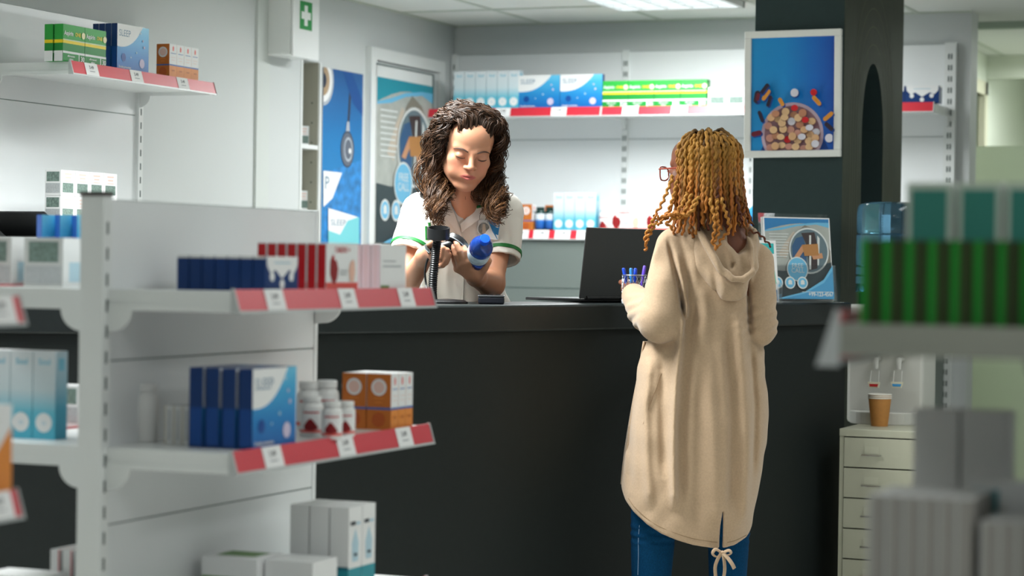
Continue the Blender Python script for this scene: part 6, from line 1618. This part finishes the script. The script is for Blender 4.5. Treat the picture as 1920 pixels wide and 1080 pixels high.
# bow at the slit
bw2 = MB(); c = CL_(1354, 1037, 6.63)
def lp_(pts, r=0.0055): bw2.tube([tuple(k) for k in spline([CL_(x, y, z) for x, y, z in pts], 18)], r, COAT, 8, flat=0.45)
lp_([(1354, 1037, 6.63), (1342, 1030, 6.62), (1336, 1038, 6.62), (1344, 1044, 6.625), (1354, 1038, 6.63)]); lp_([(1354, 1037, 6.63), (1366, 1032, 6.62), (1371, 1037, 6.62), (1364, 1041, 6.625), (1354, 1038, 6.63)])
lp_([(1352, 1038, 6.625), (1345, 1050, 6.62), (1341, 1064, 6.62), (1342, 1082, 6.62)], 0.007); lp_([(1356, 1038, 6.625), (1358, 1052, 6.62), (1359, 1068, 6.62), (1357, 1082, 6.62)], 0.007); lp_([(1357, 1038, 6.625), (1366, 1048, 6.615), (1373, 1058, 6.61), (1377, 1066, 6.61)], 0.008)
bw2.lathe([(0, -0.008), (0.008, -0.004), (0.009, 0.003), (0, 0.008)], COAT, 12, tuple(c)); bw2.build('bow', cu)
# hood lying on the back
hood = Field()
hood.u(ell(CL_(1350, 492, 6.715), (0.082, 0.058, 0.078), rot('y', 0.45)))
hood.u(ell(CL_(1371, 536, 6.675), (0.050, 0.038, 0.046), rot('y', 0.3)), 0.05)
hood.u(rc(CL_(1284, 412, 6.75), CL_(1330, 475, 6.71), 0.026, 0.030), 0.03)
hood.u(rc(CL_(1404, 446, 6.76), CL_(1405, 500, 6.70), 0.024, 0.028), 0.03)
hood.u(rc(CL_(1288, 408, 6.75), CL_(1302, 402, 6.87), 0.022, 0.020), 0.03)
hood.u(rc(CL_(1405, 440, 6.77), CL_(1398, 432, 6.88), 0.020, 0.018), 0.03)
hood.sub(rc(CL_(1386, 410, 6.75), CL_(1381, 456, 6.70), 0.052, 0.030), 0.014)          # the neck
hood.sub(rc(CL_(1340, 440, 6.655), CL_(1376, 494, 6.630), 0.016, 0.016), 0.022)        # the fold of the opening
hood.sub(ell(CL_(1375, 497, 6.640), (0.008, 0.03, 0.016), rot('y', 0.5)), 0.008)
rim = [CL_(*k) for k in ((1290, 402, 6.74), (1304, 424, 6.70), (1326, 463, 6.660), (1350, 502, 6.632), (1374, 523, 6.620), (1394, 524, 6.622), (1412, 511, 6.635))]
hood.u(chain(rim, [0.007, 0.0085, 0.0095, 0.010, 0.010, 0.010, 0.008]), 0.007)
rim2 = [CL_(*k) for k in ((1398, 438, 6.735), (1410, 466, 6.695), (1412, 511, 6.635))]
hood.u(chain(rim2, [0.003, 0.004, 0.006]), 0.014)
hood.disp(folds([cf_([(1318, 430), (1346, 505), (1362, 560)], 0.006, 0.009), cf_([(1352, 440), (1388, 510)], 0.007, 0.010), cf_([(1372, 440), (1396, 500)], -0.006, 0.008), cf_([(1335, 500), (1352, 575)], -0.006, 0.008), cf_([(1385, 530), (1372, 566)], 0.005, 0.008)]))
hood.disp(lambda p, d: (0.002 * np.sin(p[:, 0] * 90 + 40 * p[:, 2]) * np.sin(p[:, 2] * 70 - 30 * p[:, 0])).astype(f32))
sdf_mesh('hood', hood, CL_(1262, 592, 6.80) + np.array([0, -0.28, 0]), CL_(1440, 385, 6.80) + np.array([0, 0.16, 0]), 0.0038, COAT, cu)
# jeans and shoes
JEAN = M('denim_blue', (2, 54, 88), 0.9, spec=0.15, noise=0.22, nscale=260, bump=0.2, bscale=900)
je = Field().u(ell(CL_(1300, 830, 6.85), (0.165, 0.13, 0.16)))
kl, kr = CL_(1226, 1000, 6.83), CL_(1366, 1005, 6.87)
al, ar = np.array([kl[0] - 0.01, kl[1] + 0.02, 0.09]), np.array([kr[0] + 0.0, kr[1] + 0.03, 0.09])
je.u(chain([CL_(1255, 840, 6.84), kl + np.array([0, 0, 0.06]), kl + np.array([-0.004, 0.0, -0.06]), al], [0.095, 0.070, 0.064, 0.045]), 0.03)
je.u(chain([CL_(1350, 840, 6.86), kr + np.array([0, 0, 0.06]), kr + np.array([0.0, 0.0, -0.06]), ar], [0.092, 0.066, 0.060, 0.045]), 0.03)
def jw(p, d):
    w = np.exp(-((p[:, 2] - kl[2]) / 0.035) ** 2); return (0.0028 * w * np.sin(p[:, 2] * 260 + 18 * p[:, 0])).astype(f32)
je.disp(jw)
sdf_mesh('jeans', je, np.array([-0.24, -0.20, 0.03]), np.array([0.24, 0.26, 0.95]), 0.006, JEAN, cu)
sq = MB(); pts = [draped(je, CL_, x, y, 6.5, 7.0, 0.0014, 400) for x, y in ((1199, 985), (1197, 1010), (1197, 1040), (1196, 1078))]
sq.tube([tuple(k) for k in spline(pts, 20)], 0.0011, M('jean_stitch', (120, 150, 180), 0.8), 5); sq.build('jean_seam', cu)
SHOE = M('shoe_dark', (40, 38, 38), 0.5)
for a_ in (al, ar):
    d_ = rot('z', 0.5) @ np.array([0, 0.05, 0])
    sdf_mesh('shoe', Field().u(ell((a_[0] + d_[0], a_[1] + d_[1], 0.045), (0.045, 0.13, 0.052), rot('z', 0.5))).cut(rbox((a_[0], a_[1], 0.15), (0.4, 0.4, 0.148)), 0.004), (a_[0] - 0.15, a_[1] - 0.15, 0), (a_[0] + 0.12, a_[1] + 0.22, 0.12), 0.008, SHOE, cu)
# glasses
GL = M('glasses_tortoise', (150, 62, 44), 0.3); LENS = M('lens_clear', (245, 248, 250), 0.02, trans=1.0, ior=1.05)
gb = MB()
for s in (-1, 1):
    pts = []
    for i in range(25):
        t = 2 * math.pi * i / 24; cx, cz = math.cos(t), math.sin(t)
        k = (abs(cx) ** 3 + abs(cz) ** 3) ** (-1 / 3)
        pts.append(h2((s * (0.034 + 0.027 * k * cx), -0.112 + 0.010 * abs(k * cx + 0.4 if s > 0 else k * cx - 0.4) ** 2 * 0.5, 0.000 + 0.0205 * k * cz)))
    gb.tube(pts, 0.0022, GL, 6, cap=False)
    gb.tube([h2(p) for p in ((s * 0.061, -0.105, 0.012), (s * 0.069, -0.095, 0.012), (s * 0.077, -0.03, 0.010), (s * 0.079, 0.02, 0.006))], 0.0024, GL, 6)
gb.tube([h2(p) for p in ((-0.008, -0.112, 0.008), (0, -0.115, 0.011), (0.008, -0.112, 0.008))], 0.002, GL, 6)
gb.build('glasses', cu)
lb_ = MB()
for s in (-1, 1):
    lb_.add([h2((s * 0.034 + 0.025 * math.cos(2 * math.pi * i / 20), -0.1105, 0.019 * math.sin(2 * math.pi * i / 20))) for i in range(20)], [list(range(20))], LENS)
lb_.build('lenses', cu)
# locs
rg2 = np.random.default_rng(11)
lit = []
g0_, g1_, g2_, g3_ = (np.array([lin(k) for k in c]) for c in ((84, 60, 24), (172, 122, 46), (178, 102, 34), (92, 42, 20)))
FR = np.array([math.sin(0), 0, 0])
nG = 150
for i in range(nG):
    # roots spread over the scalp, leaving the face free
    el = math.asin(1 - 1.02 * ((i + 0.5) / nG) ** 0.9); az = i * 2.39996
    d = np.array([math.sin(az) * math.cos(el), -math.cos(az) * math.cos(el), math.sin(el)])
    if d[1] < -0.30 and d[2] < 0.86: continue
    lay = rg2.random()
    base_o = np.array([0, 0.022, 0.036]); rad = np.array([0.0735, 0.092, 0.077])
    p0 = base_o + d * (rad + 0.002)
    hd_ = np.array([d[0], d[1], 0]); n_ = np.linalg.norm(hd_); hd_ = hd_ / n_ if n_ > 0.12 else np.array([0.9 * np.sign(d[0] + 1e-3), 0.35, 0])
    # in front the locs fall to the sides and back
    if hd_[1] < -0.35: hd_ = np.array([np.sign(hd_[0]) * 0.95, -0.22 + 0.1 * rg2.normal(), 0])
    hd_ /= np.linalg.norm(hd_)
    e1 = max(el * 0.55, 0.25); off = 0.009 + 0.013 * lay
    def sp(dirh, e, o): return base_o + np.array([dirh[0] * math.cos(e), dirh[1] * math.cos(e), math.sin(e)]) * (rad + o)
    P_ = [p0] if True else []
    if el > 0.5: P_.append(sp(hd_, (el + e1) / 2, off))
    P_.append(sp(hd_, 0.22, off + 0.003)); P_.append(sp(hd_, -0.30, off + 0.004))
    W_ = [h2(q) for q in P_]
    last = W_[-1]; dirw = R2 @ np.array([hd_[0], hd_[1], 0])
    zend = CL_(1300, 420 + 34 * rg2.normal() * 0.45, 6.8)[2]
    outw = 0.010 + 0.020 * rg2.random()
    m1 = np.array([last[0] + dirw[0] * outw * 0.4, last[1] + dirw[1] * outw * 0.4, (last[2] + zend) / 2]); m2 = np.array([last[0] + dirw[0] * outw + 0.008 * rg2.normal(), last[1] + dirw[1] * outw + 0.006 * rg2.normal(), zend])
    W_ += [m1, m2]
    n = 60; b_ = spline(W_, n); t = np.linspace(0, 1, n)
    L_ = np.concatenate([[0], np.cumsum(np.linalg.norm(np.diff(b_, axis=0), axis=1))])
    ph_ = rg2.random() * 6.28; wv = 2 * np.pi / rg2.uniform(0.020, 0.032); am = rg2.uniform(0.0014, 0.0030)
    T = np.gradient(b_, axis=0); T /= np.linalg.norm(T, axis=1)[:, None] + 1e-9; sx = np.cross(T, [0.1, 1, 0.2]); sx /= np.linalg.norm(sx, axis=1)[:, None] + 1e-9; sy = np.cross(T, sx)
    env = np.clip(t * 3, 0.25, 1)
    pts = b_ + (sx * np.cos(wv * L_ + ph_)[:, None] + sy * np.sin(wv * L_ + ph_)[:, None]) * (am * env)[:, None]
    r0 = rg2.uniform(0.0044, 0.0060)
    r = r0 * (1 + 0.16 * np.sin(2 * wv * L_ + ph_)) * np.clip(1.08 - 0.35 * t, 0.5, 1.1)
    tone = np.clip(0.1 + 0.9 * t + 0.12 * rg2.normal(), 0, 1)[:, None]
    dk = 1.0 if rg2.random() > 0.25 else 0.0
    shade = rg2.uniform(0.55, 1.12)
    col = g0_ * np.clip(1 - 6 * tone, 0, 1) + g1_ * (1 - np.clip(1 - 6 * tone, 0, 1)); w = np.clip((tone - 0.45) * 1.9, 0, 1); col = col * (1 - w) + (g2_ * dk + g3_ * (1 - dk)) * w
    lit.append((pts, r, col * shade))
# loose locs over the left shoulder, at the nape and to the right
for pl, tone in (([(1262, 330, 6.72), (1250, 362, 6.69), (1238, 388, 6.68), (1228, 405, 6.68), (1236, 415, 6.69)], 0), ([(1268, 340, 6.71), (1262, 372, 6.68), (1252, 398, 6.67), (1240, 412, 6.67), (1234, 424, 6.68)], 0), ([(1290, 360, 6.69), (1276, 388, 6.665), (1258, 404, 6.665), (1242, 410, 6.67), (1233, 404, 6.67)], 0),
                 ([(1296, 365, 6.68), (1284, 396, 6.66), (1264, 410, 6.66), (1250, 418, 6.66), (1262, 430, 6.66)], 0), ([(1310, 370, 6.67), (1296, 398, 6.65), (1272, 408, 6.655), (1248, 402, 6.66), (1238, 412, 6.67)], 0), ([(1304, 372, 6.67), (1290, 402, 6.65), (1268, 400, 6.65), (1244, 408, 6.66), (1240, 420, 6.67)], 0),
                 ([(1228, 405, 6.70), (1216, 430, 6.72), (1210, 445, 6.72), (1212, 462, 6.72), (1209, 470, 6.72)], 0), ([(1230, 415, 6.70), (1222, 432, 6.72), (1214, 448, 6.715), (1213, 458, 6.715)], 0),
                 ([(1330, 372, 6.66), (1338, 400, 6.645), (1340, 430, 6.64), (1336, 452, 6.64), (1344, 468, 6.635)], 0), ([(1345, 372, 6.66), (1344, 402, 6.645), (1348, 432, 6.64), (1339, 455, 6.64)], 0), ([(1352, 372, 6.66), (1362, 404, 6.65), (1368, 430, 6.65), (1352, 450, 6.645), (1346, 466, 6.64)], 0),
                 ([(1376, 330, 6.72), (1388, 362, 6.71), (1396, 386, 6.71), (1390, 408, 6.71), (1380, 414, 6.71)], 1), ([(1372, 310, 6.73), (1380, 345, 6.72), (1380, 372, 6.71), (1384, 396, 6.71), (1372, 412, 6.70)], 1), ([(1370, 340, 6.72), (1376, 370, 6.71), (1374, 392, 6.70), (1384, 412, 6.70), (1394, 420, 6.72)], 1),
                 ([(1378, 360, 6.72), (1384, 388, 6.71), (1376, 412, 6.70), (1390, 424, 6.71), (1410, 434, 6.73), (1425, 440, 6.73), (1436, 452, 6.74), (1446, 462, 6.75)], 1), ([(1366, 370, 6.70), (1372, 396, 6.69), (1366, 420, 6.68), (1360, 440, 6.67)], 1)):
    W_ = np.array([CL_(*k) for k in pl]); n = 54; b_ = spline(W_, n); t = np.linspace(0, 1, n); L_ = np.concatenate([[0], np.cumsum(np.linalg.norm(np.diff(b_, axis=0), axis=1))])
    ph_ = rg2.random() * 6.28; wv = 2 * np.pi / rg2.uniform(0.018, 0.026); T = np.gradient(b_, axis=0); T /= np.linalg.norm(T, axis=1)[:, None] + 1e-9; sx = np.cross(T, [0.1, 1, 0.2]); sx /= np.linalg.norm(sx, axis=1)[:, None] + 1e-9; sy = np.cross(T, sx)
    pts = b_ + (sx * np.cos(wv * L_ + ph_)[:, None] + sy * np.sin(wv * L_ + ph_)[:, None]) * 0.003
    cc = g3_ if tone else g2_; w = np.clip(t * 1.6, 0, 1)[:, None]; col = g1_ * (1 - w) + (cc * 0.65 + g1_ * 0.35 if not tone else cc) * w
    lit.append((pts, (0.0046 if not tone else 0.0038) * (1 + 0.18 * np.sin(2 * wv * L_)) * (1.05 - 0.3 * t), col))
LOC = attr_mat('loc_hair', rough=0.6, spec=0.4, bump=0.5, bscale=900)
strands('locs', lit, LOC, cu, 7)
scalp = Field().u(placed(ell((0, 0.024, 0.038), (0.0765, 0.095, 0.080)), R2, HO2, S2))
scalp.u(rc(h2((0, 0.06, 0.0)), h2((0.0, 0.075, -0.08)), 0.055, 0.045), 0.03)
scalp.sub(placed(ell((0, -0.090, -0.035), (0.10, 0.085, 0.115)), R2, HO2, S2), 0.01)
sdf_mesh('scalp_hair', scalp, HO2 - 0.17, HO2 + 0.16, 0.005, M('scalp_brown', (66, 44, 24), 0.8, noise=0.3, nscale=150), cu)
